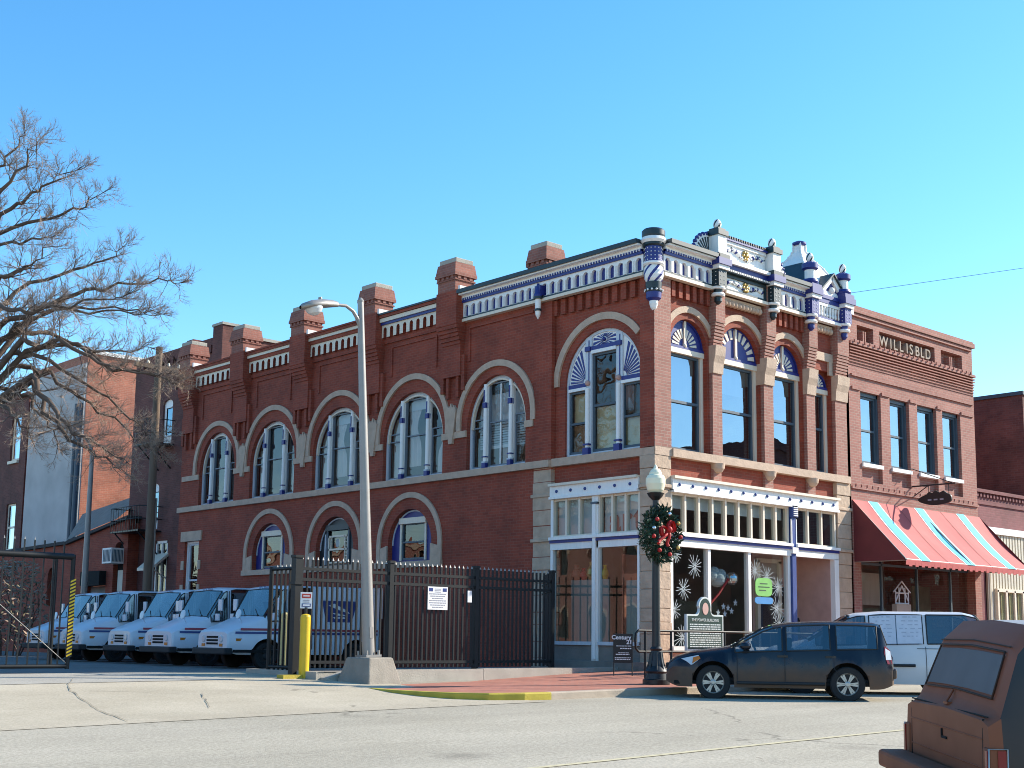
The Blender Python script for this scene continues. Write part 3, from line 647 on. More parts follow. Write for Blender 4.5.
# balustrade, gable and small spire over the last bay
g = G()
FB2 = FY(-.02)
g.cb(FB2, 6.2, 7.25, 9.17, 9.245, 0, .15, 0); g.cb(FB2, 6.2, 7.25, 9.245, 9.72, -.1, .02, 2); g.cb(FB2, 6.2, 7.25, 9.245, 9.3, 0, .13, 1); g.cb(FB2, 6.2, 7.25, 9.68, 9.8, 0, .14, 1)
for i in range(8):
    u = 6.28 + i * .127; p = FB2(u, 0, .08)
    g.lathe([(.025, 9.3), (.045, 9.36), (.035, 9.45), (.05, 9.58), (.03, 9.66)], (p[0], p[1], 0), 8, 0)
g.build('balustrade', ['white', 'blue', 'dark_green'], BLD)
g = G()
g.cb(FB2, 6.15, 7.45, 9.8, 9.9, -.2, .16, 1); g.prism(FB2, [(6.3, 9.9), (7.5, 9.9), (6.88, 10.4)], -.2, .06, 1)
for s_, e in ((6.22, 1), (7.55, -1)):
    g.prism(FB2, [(s_, 9.9), (s_ + e * .2, 9.9), (6.88 + e * .02, 10.36), (6.88 - e * .0, 10.5)], -.2, .14, 0)
    g.prism(FB2, [(s_ - e * .04, 9.93), (6.88, 10.54), (6.88, 10.5), (s_, 9.9)], -.25, .2, 2)
p = FB2(6.88, 10.08, .1); g.ball(p, .09, 0, 10)
g.build('gable', ['white', 'blue', 'dark_green'], BLD)
g = G(); cx_, cy_ = 6.86, .85
lv = [(1.0, 9.6), (.98, 9.98), (.68, 10.45), (.42, 10.88), (.22, 11.13), (.12, 11.33), (.11, 11.52)]
for (a, z0), (b, z1) in zip(lv, lv[1:]):
    Q = [[(cx_ + sx * q, cy_ + sy * q, z) for sx, sy in ((-1, -1), (1, -1), (1, 1), (-1, 1))] for q, z in ((a, z0), (b, z1))]
    for k in range(4): g.add([Q[0][k], Q[0][(k + 1) % 4], Q[1][(k + 1) % 4], Q[1][k]], [(0, 1, 2, 3)], 1 if (k == 3 and z1 < 10.9) else 0)  # left faces below the tip take a dark colour standing in for shade
g.lathe([(.16, 11.5), (.19, 11.53), (.19, 11.58), (.1, 11.62)], (cx_, cy_, 0), 12, 2)
for sx, sy in ((-1, -1), (1, -1), (-1, 1)):
    g.tube([(cx_ + sx * q, cy_ + sy * q, z) for q, z in lv[1:]], .03, 6, 0)
    for i in range(9):
        t = i / 8; k = min(4, int(t * 5)); f_ = t * 5 - k; q = lv[k + 1][0] * (1 - f_) + lv[min(6, k + 2)][0] * f_; z = lv[k + 1][1] * (1 - f_) + lv[min(6, k + 2)][1] * f_
        g.ball((cx_ + sx * q, cy_ + sy * q, z + .02), .035, 0, 6)
g.build('spire', ['white', 'slate_and_shade', 'blue'], BLD, 'small concave white metal spire with shade painted dark on its left face')

# ---- upper side windows
def sashes(g, fr, u0, u1, v0, v1, vm, w_, m, t=.05):
    g.cb(fr, u0, u0 + t, v0, v1, w_, w_ + .05, m); g.cb(fr, u1 - t, u1, v0, v1, w_, w_ + .05, m); g.cb(fr, u0 + t, u1 - t, v0, v0 + t * 1.3, w_, w_ + .05, m)
    g.cb(fr, u0 + t, u1 - t, v1 - t, v1, w_, w_ + .05, m); g.cb(fr, u0 + t, u1 - t, vm - t * .5, vm + t * .5, w_, w_ + .062, m)
def colonette(g, fr, u, v0, v1, w_):
    g.cb(fr, u - .066, u + .066, v0, v1, w_ - .06, w_, 0)
    P = [fr(u, v0, w_ + .03), fr(u, v1, w_ + .03)]; g.tube(P, .062, 8, 0)
    for a, b, m in ((v0, v0 + .16, 1), (v0 + .16, v0 + .2, 2), (v0 + .3, v0 + .33, 1)): g.cb(fr, u - .066, u + .066, a, b, w_ - .02, w_ + .1, m)
    g.cb(fr, u - .06, u + .06, v1 - .62, v1 - .48, w_ - .02, w_ + .1, 1); g.cb(fr, u - .02, u + .02, v1 - .46, v1 - .15, w_ + .09, w_ + .1, 1)
for wi, (c, hw) in enumerate(UW):
    g = G(); fr = FS; w_ = -.12
    O = arch(c, hw, 5.22, 6.3, 1.3, 24); I = arch(c, hw - .075, 5.28, 6.3, 1.225, 24)
    g.ring(fr, O + [O[0]], I + [I[0]], w_ - .1, w_, 2)
    I2 = arch(c, hw - .075, 5.28, 6.3, 1.225, 24)[2:]; I3 = [(c + (u - c) * .965, 6.3 + (v - 6.3) * .965) for u, v in I2]; g.ring(fr, I2, I3, w_ - .05, w_ + .03, 4)
    mu = hw * .43
    ztop = 6.3 + 1.3 * math.sqrt(1 - (mu / hw) ** 2) - .05
    for s_ in (-1, 1):
        colonette(g, fr, c + s_ * mu, 5.22, ztop, w_)
        a, b = sorted((c + s_ * (mu + .085), c + s_ * (hw - .075))); sashes(g, fr, a, b, 5.28, 6.55, 6.32, w_ - .09, 3, .03)
        e = c + s_ * (mu - .075); g.cb(fr, e - .012, e + .012, 5.28, ztop, w_ - .08, w_ - .02, 3)
    sashes(g, fr, c - mu + .065, c + mu - .065, 5.28, 7.45, 6.42, w_ - .09, 3, .035)
    if wi == 4: g.cb(fr, c - .02, c + .02, 5.3, 7.4, w_ - .08, w_ - .05, 0); g.cb(fr, c - mu, c + mu, 5.75, 5.83, w_ - .16, w_ - .14, 0)
    win = g.build('window', ['white', 'blue', 'pale_blue', 'sash_light', 'cream'], BLD, 'tall arched window with two white colonnettes')
    g = G(); g.flat(fr, arch(c, hw - .07, 5.27, 6.3, 1.23, 24), [], w_ - .085); g.build('pane', 'glass_side', win)
    # draped curtains or blinds hung inside
    g = G(); rr = random.Random(40 + wi)
    def drape(a, b, v0, v1, m=0, tie=0):
        n = 14; P = []
        for j in range(9):
            t = j / 8; v = v1 + (v0 - v1) * t; pinch = 1 - tie * math.sin(min(1, t * 1.4) * math.pi) ** 2 * .5
            P += [fr(a + (b - a) * (i / n) * pinch, v, w_ - .24 + .035 * math.sin(i * 2.4)) for i in range(n + 1)]
        g.add(P, [(j * (n + 1) + i, j * (n + 1) + i + 1, (j + 1) * (n + 1) + i + 1, (j + 1) * (n + 1) + i) for j in range(8) for i in range(n)], m, True)
    if wi in (2, 3):
        drape(c + hw * .98, c + hw * .5, 5.3, 7.0, 0, .9); drape(c + mu, c + .0, 5.6, 7.3, 0, .7); drape(c - hw * .98, c - hw * .55, 5.3, 7.0, 0, .9)
        g.flat(fr, arch(c, mu * 1.0, 7.15, 7.2, .32, 10), [], w_ - .2, 1)
    elif wi == 4:
        g.cb(fr, c - hw + .1, c + hw - .1, 6.4, 7.2, w_ - .3, w_ - .28, 1)
        for k in range(9): g.cb(fr, c - hw + .1, c + hw - .1, 5.8 + k * .065, 5.84 + k * .065, w_ - .3, w_ - .27, 1)
        drape(c + .1, c - .25, 5.3, 5.75, 2, 0)
    else:
        drape(c - hw * .95, c - hw * .55, 5.3, 6.9, 0, .2); drape(c + hw * .95, c + hw * .6, 5.3, 6.8, 0, .3)
        if wi == 0: drape(c - .05, c - .35, 6.2, 7.2, 2, .3)
    if g.V: g.build('curtain', ['curtain', 'blind', 'pink'], win)
# ---- the big window with sunburst panels
g = G(); fr = FX(.12); w_ = -.06; mu = .5
O = arch(BC, BH, 5.25, BZ, BH, 24); I = arch(BC, BH - .07, 5.31, BZ, BH - .07, 24); g.ring(fr, O + [O[0]], I + [I[0]], w_ - .1, w_, 2)
inside = lambda u, v: (v <= BZ and abs(u - BC) < BH - .07) or math.hypot(u - BC, v - BZ) < BH - .07
# white panel above the sashes
top = [(u, v) for u, v in arch(BC, BH - .07, 6.92, BZ, BH - .07, 30)]
g.flat(fr, [(BC - BH + .07, 6.92), (BC - mu, 6.92), (BC - mu, 7.72), (BC + mu, 7.72), (BC + mu, 6.92), (BC + BH - .07, 6.92)] + [(BC + (BH - .07) * math.cos(math.pi * i / 30), BZ + (BH - .07) * math.sin(math.pi * i / 30)) for i in range(31)], [], w_ - .03, 0)
def burst(cu, cv, a0, a1, n, r0, lim, m=1):
    for i in range(n):
        pts = []
        for a in (a0 + (a1 - a0) * (i + .2) / n, a0 + (a1 - a0) * (i + .75) / n):
            d = r0
            while lim(cu + (d + .02) * math.cos(a), cv + (d + .02) * math.sin(a)) and d < 2: d += .02
            pts.append((cu + r0 * math.cos(a), cv + r0 * math.sin(a))); pts.append((cu + d * math.cos(a), cv + d * math.sin(a)))
        g.prism(fr, [pts[0], pts[1], pts[3], pts[2]], w_ - .028, w_ - .018, m, back=False)
burst(BC, 7.98, 0, 2 * math.pi, 20, .07, lambda u, v: abs(u - BC) < mu - .12 and 7.82 < v and math.hypot(u - BC, v - BZ) < BH - .1)
burst(BC + mu + .08, 7.02, 0, math.pi / 2, 9, .12, lambda u, v: u < BC + 3 and math.hypot(u - BC, v - BZ) < BH - .1 and u > BC + mu + .1)
burst(BC - mu - .08, 7.02, math.pi / 2, math.pi, 9, .12, lambda u, v: math.hypot(u - BC, v - BZ) < BH - .1 and u < BC - mu - .1)
p = fr(BC, 7.98, w_); g.ball(p, .05, 1, 8)
for s_ in (-1, 1):
    a, b = sorted((BC + s_ * (mu + .07), BC + s_ * (BH - .07))); g.cb(fr, a, b, 6.9, 7.0, w_ - .03, w_ + .02, 1); g.cb(fr, a, b, 6.83, 6.9, w_ - .03, w_ + .03, 0)
    sashes(g, fr, a, b, 5.31, 6.83, 6.05, w_ - .09, 3, .05)
    u = BC + s_ * mu; g.cb(fr, u - .1, u + .1, 5.25, 8.1, w_ - .06, w_ + .01, 2); g.cb(fr, u - .03, u + .0, 6.95, 8.02, w_ + .01, w_ + .018, 1)
    g.tube([fr(u, 5.25, w_ + .04), fr(u, 6.85, w_ + .04)], .06, 8, 0); g.ball(fr(u, 6.98, w_ + .04), .07, 5, 8)
    g.cb(fr, u - .09, u + .09, 5.25, 5.42, w_, w_ + .12, 1); g.cb(fr, u - .09, u + .09, 5.48, 5.52, w_, w_ + .11, 1); g.cb(fr, u - .085, u + .085, 7.75, 7.86, w_, w_ + .06, 1)
g.cb(fr, BC - mu + .1, BC + mu - .1, 7.76, 7.86, w_ - .03, w_ + .02, 1); g.cb(fr, BC - mu + .1, BC + mu - .1, 7.68, 7.76, w_ - .03, w_ + .03, 0)
sashes(g, fr, BC - mu + .1, BC + mu - .1, 5.31, 7.68, 6.42, w_ - .09, 3, .055)
win = g.build('window', ['white', 'blue', 'pale_blue', 'sash', 'cream', 'pink'], BLD, 'large arched window with blue and white sunburst panels')
g = G(); g.flat(fr, rect(BC - BH + .07, BC + BH - .07, 5.3, 7.7), [], w_ - .085); g.build('pane', 'glass_side', win)
g = G(); g.cb(fr, BC - .4, BC + .4, 5.3, 6.4, w_ - .2, w_ - .18, 0); g.cb(fr, BC - BH + .08, BC - mu, 5.3, 6.05, w_ - .2, w_ - .18, 0); g.cb(fr, BC + mu, BC + BH - .08, 5.3, 6.05, w_ - .2, w_ - .18, 1); g.cb(fr, BC + mu + .2, BC + BH - .08, 6.1, 6.8, w_ - .22, w_ - .2, 0)
g.cb(fr, BC - mu, BC + .1, 6.3, 7.3, w_ - .5, w_ - .48, 2)
g.build('blind', ['blind_yellow', 'wood', 'pink'], win)
# ---- lower arched windows
for wi, (c, hw) in enumerate(LW):
    g = G(); fr = FS; w_ = -.16
    wl, wr, vt = c - .52, c + .52, 4.02
    g.flat(fr, arch(c, hw, 2.96, 3.43, .96, 20), [rect(wl, wr, 3.02, vt)], w_, 0)
    g.ring(fr, arcline(c, hw - .01, 3.43, None), arcline(c, hw - .05, 3.43, None), w_, w_ + .02, 2)
    g.cb(fr, wl - .06, wr + .06, vt - .02, vt + .14, w_, w_ + .08, 1 if wi != 1 else 0); g.cb(fr, wl - .05, wl + .02, 3.0, vt, w_, w_ + .04, 1 if wi != 1 else 3); g.cb(fr, wr - .02, wr + .05, 3.0, vt, w_, w_ + .04, 1 if wi != 1 else 3)
    if wi == 1:
        a = wl + .03
        for q in ((a, wr - .03, 3.8, 3.85), (a, wr - .03, 3.42, 3.47), (a, wr - .03, 3.04, 3.09), (a, a + .04, 3.04, 3.85), (wr - .07, wr - .03, 3.04, 3.85), (a + .14, a + .17, 3.04, 3.85), (wr - .18, wr - .15, 3.47, 3.85)): g.cb(fr, *q, w_ - .02, w_ + .03, 1)
        for k in range(7): g.cb(fr, a, a + .16, 3.14 + k * .1, 3.16 + k * .1, w_ - .02, w_ + .02, 1)
        g.prism(fr, [(c + .1 + .1 * math.cos(i * .4), 3.64 + .13 * math.sin(i * .4)) for i in range(16)], w_ - .06, w_ - .03, 4)
        for q in (wr + .1, wl - .3): g.cb(fr, q, q + .05, 3.0, 3.9, w_, w_ + .03, 2)
    else: sashes(g, fr, wl + .02, wr - .02, 3.02, vt, 3.5, w_ - .04, 3, .045)
    win = g.build('window', ['blue' if wi != 1 else 'dark_green', 'cream', 'pale_blue', 'sash', 'blind'], BLD, 'low arched window boarded in dark blue round a small sash')
    g = G(); g.flat(fr, rect(wl, wr, 3.0, vt), [], w_ - .03); g.build('pane', 'glass_side', win)
    if wi == 0:
        g = G(); g.cb(fr, wl, c + .05, 3.0, 3.95, w_ - .3, w_ - .28); g.build('blind', 'wood', win)
        g = G(); g.cb(fr, c + .05 - .5, c - .1, 3.0, 3.95, w_ - .24, w_ - .22); g.build('blind', 'blind_yellow', win)
g = G(); fr = FS; w_ = -.1
g.ring(fr, rect(20.15, 21.1, 1.3, 4.05) + [(20.15, 1.3)], rect(20.22, 21.03, 1.37, 3.98) + [(20.22, 1.37)], w_ - .1, w_, 0); sashes(g, fr, 20.22, 21.03, 1.37, 3.98, 2.75, w_ - .1, 1, .06)
win = g.build('window', ['white', 'pale_blue'], BLD, 'narrow window with a stone lintel at the far end of the side wall')
g = G(); g.flat(fr, rect(20.22, 21.03, 1.37, 3.98), [], w_ - .08); g.build('pane', 'glass_side', win)
# ---- front windows
fr = FY(.1)
for i, (c, hw, zc) in enumerate(FB + [(6.66, .39, 7.5)]):
    g = G(); w_ = -.13
    sq = i == 3
    O = arch(c, hw, 5.24, zc, hw, 20) if not sq else rect(c - hw, c + hw, 5.24, 7.95)
    fan = ([(c + (hw - .02) * math.cos(math.pi * k / 20), zc + (hw - .02) * math.sin(math.pi * k / 20)) for k in range(21)])
    g.flat(fr, fan, [], w_ - .02, 1)
    if sq: g.prism(fr, rect(c - hw, c + hw, 7.5, 7.95), w_ - .1, w_ - .03, 4)
    n = 11 if not sq else 9
    for k in range(n):
        a0, a1 = math.pi * (k + .22) / n, math.pi * (k + .78) / n
        r0, r1 = ((hw * .30, hw * .66) if i != 1 else (hw * .62, hw * .95)); 
        g.prism(fr, [(c + r * math.cos(a), zc + .05 + r * math.sin(a) * (.95)) for r, a in ((r0, a0), (r1, a0), (r1, a1), (r0, a1))], w_ - .02, w_ + .0, 0, back=False)
    g.ring(fr, [(c + (hw - .01) * math.cos(math.pi * k / 20), zc + (hw - .01) * math.sin(math.pi * k / 20)) for k in range(21)], [(c + (hw - .05) * math.cos(math.pi * k / 20), zc + (hw - .05) * math.sin(math.pi * k / 20)) for k in range(21)], w_ - .02, w_ + .01, 1)
    g.cb(fr, c - .035, c + .035, zc + .03, zc + hw * (.97 if i != 3 else .8), w_ - .02, w_ + .03, 0); g.ball(fr(c, zc + .06, w_), .06, 0, 8)
    g.cb(fr, c - hw, c + hw, zc - .03, zc + .04, w_ - .05, w_ + .03, 1); g.cb(fr, c - hw, c + hw, zc - .15, zc - .03, w_ - .05, w_ + .04, 0)
    g.cb(fr, c - hw, c - hw + .1, 5.24, zc - .15, w_ - .06, w_ + .0, 0); g.cb(fr, c + hw - .1, c + hw, 5.24, zc - .15, w_ - .06, w_ + .0, 0); g.cb(fr, c - hw, c + hw, 5.22, 5.27, w_ - .06, w_ + .02, 0)
    sashes(g, fr, c - hw + .1, c + hw - .1, 5.27, zc - .15, 6.42, w_ - .1, 2, .06)
    win = g.build('window', ['cream', 'blue', 'sash', 'white', 'brick_main'], BLD, ['sash window under a half round fan of short white rays', 'widest front window under a blue fan rimmed with white rays', 'third front window under a half round fan of short rays', 'narrow front window under a square stone hood'][i])
    g = G(); g.flat(fr, rect(c - hw + .1, c + hw - .1, 5.27, zc - .15), [], w_ - .09); g.build('pane', 'glass_front', win)
    if i < 2: g = G(); g.cb(fr, c - hw + .1, c + hw * .9, 6.9 if i else 6.5, zc - .15, w_ - .3, w_ - .28); g.build('blind', 'blind', win)
# ---- shop front at street level
def beam(fr, u0, u1, n):
    g = G(); g.cb(fr, u0, u1, 4.29, 4.56, -.1, .06, 0); g.cb(fr, u0, u1, 4.56, 4.62, -.1, .13, 1); g.cb(fr, u0, u1, 4.25, 4.31, -.1, .1, 0)
    for i in range(n):
        u = u0 + (u1 - u0) * (i + .5) / n; p = fr(u, 4.43, .06); g.ball(p, .04, 2, 8)
    return g.build('fascia_beam', ['white', 'cream', 'mid_blue'], BLD)
beam(FX(.0), .44, 3.28, 6); beam(FY(.0), .55, 7.05, 14)
def transom(fr, u0, u1, n, glassm, back, label):
    g = G(); W = (u1 - u0) / n
    for i in range(n + 1): u = u0 + i * W; g.cb(fr, u - .03, u + .03, 3.36, 4.25, -.1, .02, 0)
    g.cb(fr, u0, u1, 4.2, 4.25, -.1, .0, 0); g.cb(fr, u0, u1, 3.33, 3.38, -.1, .03, 0)
    o = g.build('transom_window', ['cream'], BLD, label)
    g = G(); g.flat(fr, rect(u0, u1, 3.36, 4.22), [], -.05); g.build('pane', glassm, o)
    if back: g = G(); g.cb(fr, u0, u1, back[1], 4.22, -.2, -.18); g.build('blind', back[0], o)
    return o
fs = FX(.02); ff = FY(.03)
t1 = transom(fs, 1.9, 3.22, 3, 'glass_shop', ('blind', 3.36), 'side transom backed with white blinds')
t2 = transom(fs, .46, 1.7, 3, 'glass_shop', ('blind', 3.36), 'side transom with red letters on its white blind')
for ch, u in (('a', 1.36), ('r', 1.0), ('t', .64)):
    text('letter', ch, .8, 'letter_red', Matrix(((0, 0, -1, .02 + .16), (-1, 0, 0, u), (0, 1, 0, 3.66), (0, 0, 0, 1))), t2, .003, bold=.018)
transom(ff, .58, 4.96, 9, 'glass_shop', ('blind', 3.92), 'long front transom of nine panes')
transom(ff, 5.22, 6.98, 3, 'glass_front', None, 'transom of three panes over the entrance')
g = G()
for fr, a, b in ((FX(.0), .44, 3.28), (FY(.0), .55, 5.02), (FY(.0), 5.2, 7.05)):
    g.cb(fr, a, b, 3.27, 3.34, -.1, .1, 0); g.cb(fr, a, b, 3.2, 3.27, -.1, .06, 1); g.cb(fr, a, b, 3.04, 3.2, -.1, .03, 0)
for fr, a in ((FX(.0), 1.8), ):
    g.cb(fr, a - .1, a + .1, .45, 4.29, -.1, .03, 0); g.cb(fr, a - .05, a + .05, .5, 4.1, .03, .07, 0); g.cb(fr, a - .1, a + .1, 4.05, 4.1, 0, .08, 2)
g.cb(FX(0), 3.2, 3.28, .84, 4.29, -.1, .02, 0); g.cb(FX(0), .44, .5, .84, 3.1, -.1, .02, 0)
for u in (1.9, 3.4, 4.97, .58): g.cb(FY(.04), u - .05, u + .05, .75, 3.05, -.1, .03, 0)
g.cb(FY(.02), .55, 5.0, .7, .82, -.15, .08, 0)
g.cb(FX(0), .44, 1.7, .82, .9, -.1, .06, 3); g.cb(FX(0), 1.9, 3.2, .82, .9, -.1, .06, 3)
g.cb(FY(.0), 6.86, 7.05, .3, 3.05, -.1, .03, 0)
g.build('shop_front_frame', ['white', 'blue', 'sash', 'pale_blue'], BLD, 'white shop front framing with a blue line below the transoms')
g = G(); g.cb(FY(0), 5.03, 5.19, .3, 4.3, -.1, .05, 0); g.cb(FY(0), 5.0, 5.22, 3.1, 3.25, .0, .1, 1); g.cb(FY(0), 5.0, 5.22, 4.0, 4.28, 0, .1, 0)
for k in range(5): g.cb(FY(0), 5.03, 5.19, 4.02 + k * .05, 4.045 + k * .05, .1, .13, 1)
g.cb(FY(0), 5.0, 5.03, 3.3, 3.95, .03, .06, 1); g.cb(FY(0), 5.19, 5.22, 3.3, 3.95, .03, .06, 1)
g.build('iron_column', ['mid_blue', 'white'], BLD, 'slim blue iron column beside the shop door')
for fr, a, b, lb in ((FX(.05), .5, 1.7, None), (FX(.05), 1.9, 3.2, None), (FY(.08), .6, 1.85, None), (FY(.08), 1.95, 3.35, None), (FY(.08), 3.45, 4.93, None)):
    g = G(); g.flat(fr, rect(a, b, .84, 3.05), [], 0); g.build('display_window', 'glass_shop', BLD)
# room behind the glass
g = G(); g.box(.3, 7.35, .35, 8.0, .3, .42); g.box(.3, 7.35, 8.0, 8.1, .4, 4.45); g.box(7.2, 7.35, 1.6, 8, .4, 4.45); g.box(.34, 7.35, .36, 8, 4.38, 4.44)
g.build('shop_room', 'interior', BLD)
g = G(); g.box(.55, .6, .6, 1.35, .45, 2.3, 0); g.box(.6, .65, 1.95, 3.2, .85, 2.35, 0); g.box(.4, .44, .5, .68, .9, 2.5, 1); g.box(.5, 2.0, 1.4, 1.45, .45, 2.9, 2); g.box(.5, 1.0, .5, 1.0, .42, .84, 3)
g.build('display_partition', ['interior_light', 'teal_panel', 'terracotta', 'curtain'], BLD, 'beige partition behind the side shop windows')
# entrance recess
g = G(); g.box(5.2, 6.86, 1.3, 1.4, .3, 3.3, 0); g.box(6.84, 6.95, .1, 1.3, .3, 3.3, 0); g.box(5.2, 6.95, .0, 1.4, .25, .32, 0); g.box(5.05, 6.95, .1, 1.4, 3.3, 3.34, 1)
g.build('entrance_wall', ['pink', 'ceiling_white'], BLD)
g = G()
for q in ((5.3, 5.42, .3, 3.0), (6.2, 6.32, .3, 3.0), (5.3, 6.32, 2.95, 3.05), (5.3, 6.32, 2.4, 2.5)): g.cb(FY(1.3), *q, 0, .08, 0)
g.cb(FY(1.3), 5.42, 6.2, .32, 2.4, 0, .04, 1); g.cb(FY(1.3), 5.42, 6.2, 2.5, 2.95, 0, .02, 2)
dr = g.build('door', ['cream', 'door_blue', 'interior'], BLD, 'dark blue entrance door in a cream frame')
g = G(); g.cb(FY(1.3), 5.55, 6.07, 1.2, 2.25, .045, .05); g.build('pane', 'glass_shop', dr)
g = G(); g.ball((6.12, 1.22, 1.25), .04); g.build('handle', 'gold', dr)
# vases on the partition ledge, each one a thing
rv = random.Random(8)
for k, (y, c, h, r) in enumerate(((3.05, 'terracotta', .35, .13), (2.8, 'red', .28, .1), (2.55, 'gold', .42, .12), (2.3, 'lime', .25, .12), (2.1, 'yellow', .33, .09))):
    g = G(); g.lathe([(r * .5, 0), (r, h * .3), (r * .8, h * .6), (r * .35, h * .8), (r * .5, h)], (.63, y, 2.352), 12)
    g.build('vase', c, label=['round terracotta vase at the left end of the shelf behind the side window', 'small red pot on the shelf behind the side shop window', 'tall gold vase in the middle of the shelf behind the side window', 'squat lime green pot on the shelf behind the side window', 'slim yellow vase at the right end of the shelf behind the side window'][k], cat='vase', group='vases behind the side shop window')
# painted snow stars on the display windows
stars = [(.80, 2.86, .2), (1.45, 2.62, .30), (1.05, 2.1, .27), (.72, 1.62, .28), (1.0, 1.02, .34), (3.68, 2.62, .28), (4.15, 2.5, .33), (4.58, 2.25, .3), (4.52, 1.75, .32), (4.62, 1.35, .3)]
sl_ = ['small snow star at the top left corner of the first pane', 'snow star high on the first pane left of the mullion', 'snow star halfway down the first pane', 'snow star at the left edge of the first pane', 'largest snow star low on the first pane beside the green plaque',
       'snow star high on the third pane at its left edge', 'bright snow star at the top of the third pane', 'faint snow star right of the green window sign', 'faint snow star right of the blue window strip', 'lowest faint snow star on the third pane']
for (x, z, r), lb in zip(stars, sl_):
    g = G(); q = random.Random(int(x * 1000)); n = 15
    for k in range(n):
        a = 2 * math.pi * k / n + q.uniform(-.1, .1); rr = r * q.uniform(.7, 1.05); d = Vector((math.cos(a), 0, math.sin(a))); e = Vector((-d.z, 0, d.x)) * .0062
        c = Vector((x, .072, z)); b0, b1 = c + d * r * .05, c + d * rr
        P = [b0 - e, b0 + e, b1 + e * .9, b1 - e * .9]; g.add([tuple(p) for p in P] + [(p.x, p.y + .005, p.z) for p in P], [(0, 1, 2, 3), (4, 5, 6, 7), (0, 1, 5, 4), (1, 2, 6, 5), (2, 3, 7, 6), (3, 0, 4, 7)])
    g.build('snow_star', 'snow_paint', label='white ' + lb, cat='window decoration', group='snow stars on the shop windows')
# decorations hanging in the middle pane
g = G(); g.ball((2.72, .45, 2.4), .2, 0, 14); g.ball((2.52, .45, 2.46), .14, 0, 12); g.ball((2.9, .5, 2.5), .15, 0, 12); g.ball((2.66, .5, 2.54), .15, 0, 12); g.build('cloud_ornament', 'snow_paint', label='white puffy ornament hanging inside the middle shop pane', cat='ornament')
g = G(); g.ball((3.14, .35, 2.42), .16, 0, 16); g.build('ball_ornament', 'silver_ball', label='shiny silver ball hanging in the middle shop pane', cat='ornament')
g = G(); g.tube([(2.0, .3, 1.3), (2.2, .3, 1.75), (2.6, .3, 2.05), (2.95, .3, 2.4)], .03, 6); g.build('ribbon', 'red', label='red ribbon trailing down behind the middle shop pane', cat='ribbon')
for k, (x, z) in enumerate(((2.55, 1.6), (2.75, 1.75), (2.92, 1.72), (3.05, 1.65), (3.2, 1.85), (2.8, 1.58))):
    g = G(); P = [(x + (.085 if i % 2 == 0 else .035) * math.sin(i * math.pi / 5), z + (.085 if i % 2 == 0 else .035) * math.cos(i * math.pi / 5)) for i in range(10)]
    g.prism(FY(.3), P, 0, .012); g.build('paper_star', 'mail_white', label='small pale paper star in the cluster inside the middle shop pane', cat='ornament', group='paper stars in the shop window')
g = G(); P = [(3.98 + .33 * (abs(math.cos(i * .1745)) ** .5) * math.copysign(1, math.cos(i * .1745)) , 2.24 + .22 * (abs(math.sin(i * .1745)) ** .5) * math.copysign(1, math.sin(i * .1745))) for i in range(36)]
g.prism(FY(.05), P, 0, .012, 0); 
for k, (a, b) in enumerate(((3.82, 4.12), (3.76, 4.2), (3.8, 4.06))): g.cb(FY(.05), a, b, 2.31 - k * .08, 2.335 - k * .08, .012, .016, 1)
g.build('window_sign', ['lime', 'needle_light'], label='lime green rounded sign in the right shop pane', cat='sign')
g = G(); g.prism(FY(.05), [(3.63, 1.88), (3.7, 1.84), (4.26, 1.84), (4.33, 1.88), (4.33, 1.97), (4.26, 2.0), (3.7, 2.0), (3.63, 1.97)], 0, .012); g.build('window_sign', 'sky_blue_sign', label='bright blue strip sign below the lime one', cat='sign')
t = thing('easel_board', 'small brown board on a stand behind the right shop pane', 'board', (4.2, .6, .42))
g = G(); g.box(-.3, .3, 0, .03, .25, .8); g.build('board', 'wood', t)
for x in (-.2, .2): g = G(); g.tube([(x, .0, .3), (x * 1.1, .12, 0)], .015, 6); g.build('leg', 'wood', t)
# globe light and letter box at the door
t = thing('globe_light', 'white ball lamp on the wall beside the shop door', 'lamp', (6.55, 1.3, 2.1))
g = G(); g.ball((0, -.22, 0), .14, 0, 14); g.build('globe', 'lamp_globe', t)
g = G(); g.tube([(0, 0, -.12), (0, -.2, -.14)], .03, 8); g.box(-.16, .16, -.02, .0, -.3, .25); g.build('bracket', 'black_iron', t)
t = thing('letter_box', 'black letter box on the wall below the ball lamp', 'mailbox', (6.58, 1.28, 1.15))
g = G(); g.box(-.35, .35, -.22, 0, 0, .42); g.build('box', 'black_iron', t, bevel=.03); g = G(); g.box(-.3, .3, -.235, -.22, .28, .36); g.build('flap', 'black_iron', t)

# ------------------------------------------------------------------ the building with the name panel, to the right
WB = thing('brick_building', 'lighter red brick building with four tall upper windows and a name panel', 'building', (0, 0, 0))
g = G(); X0, X1 = 7.74, 14.35
wins = [(8.28, 9.27), (9.72, 10.71), (11.14, 12.17), (12.5, 13.52)]
pan = [(8.2, 9.0, 9.0, 9.42), (9.3, 12.2, 8.98, 9.42), (12.55, 13.75, 9.0, 9.42)]
g.prism(FF, rect(X0, X1, 4.5, 9.86), -.3, 0, 0, [rect(a, b, 5.18, 7.62) for a, b in wins] + [rect(a, b, c, d) for a, b, c, d in pan], back=False)
for a, b, c, d in pan: g.cb(FF, a, b, c, d, -.3, -.22)
for a, b in wins: g.cb(FF, a, b, 5.18, 5.6, -.2, -.12)
for q in (8.55, 8.65, 13.1, 13.2):
    g.cb(FF, q, q + .05, 9.0, 9.3, -.22, -.04)
for k in range(7): g.cb(FF, X0, X1 - .02, 8.28 + k * .078, 8.31 + k * .078, 0, .02 + .012 * k)
g.cb(FF, X0, X1, 8.83, 8.9, 0, .1)
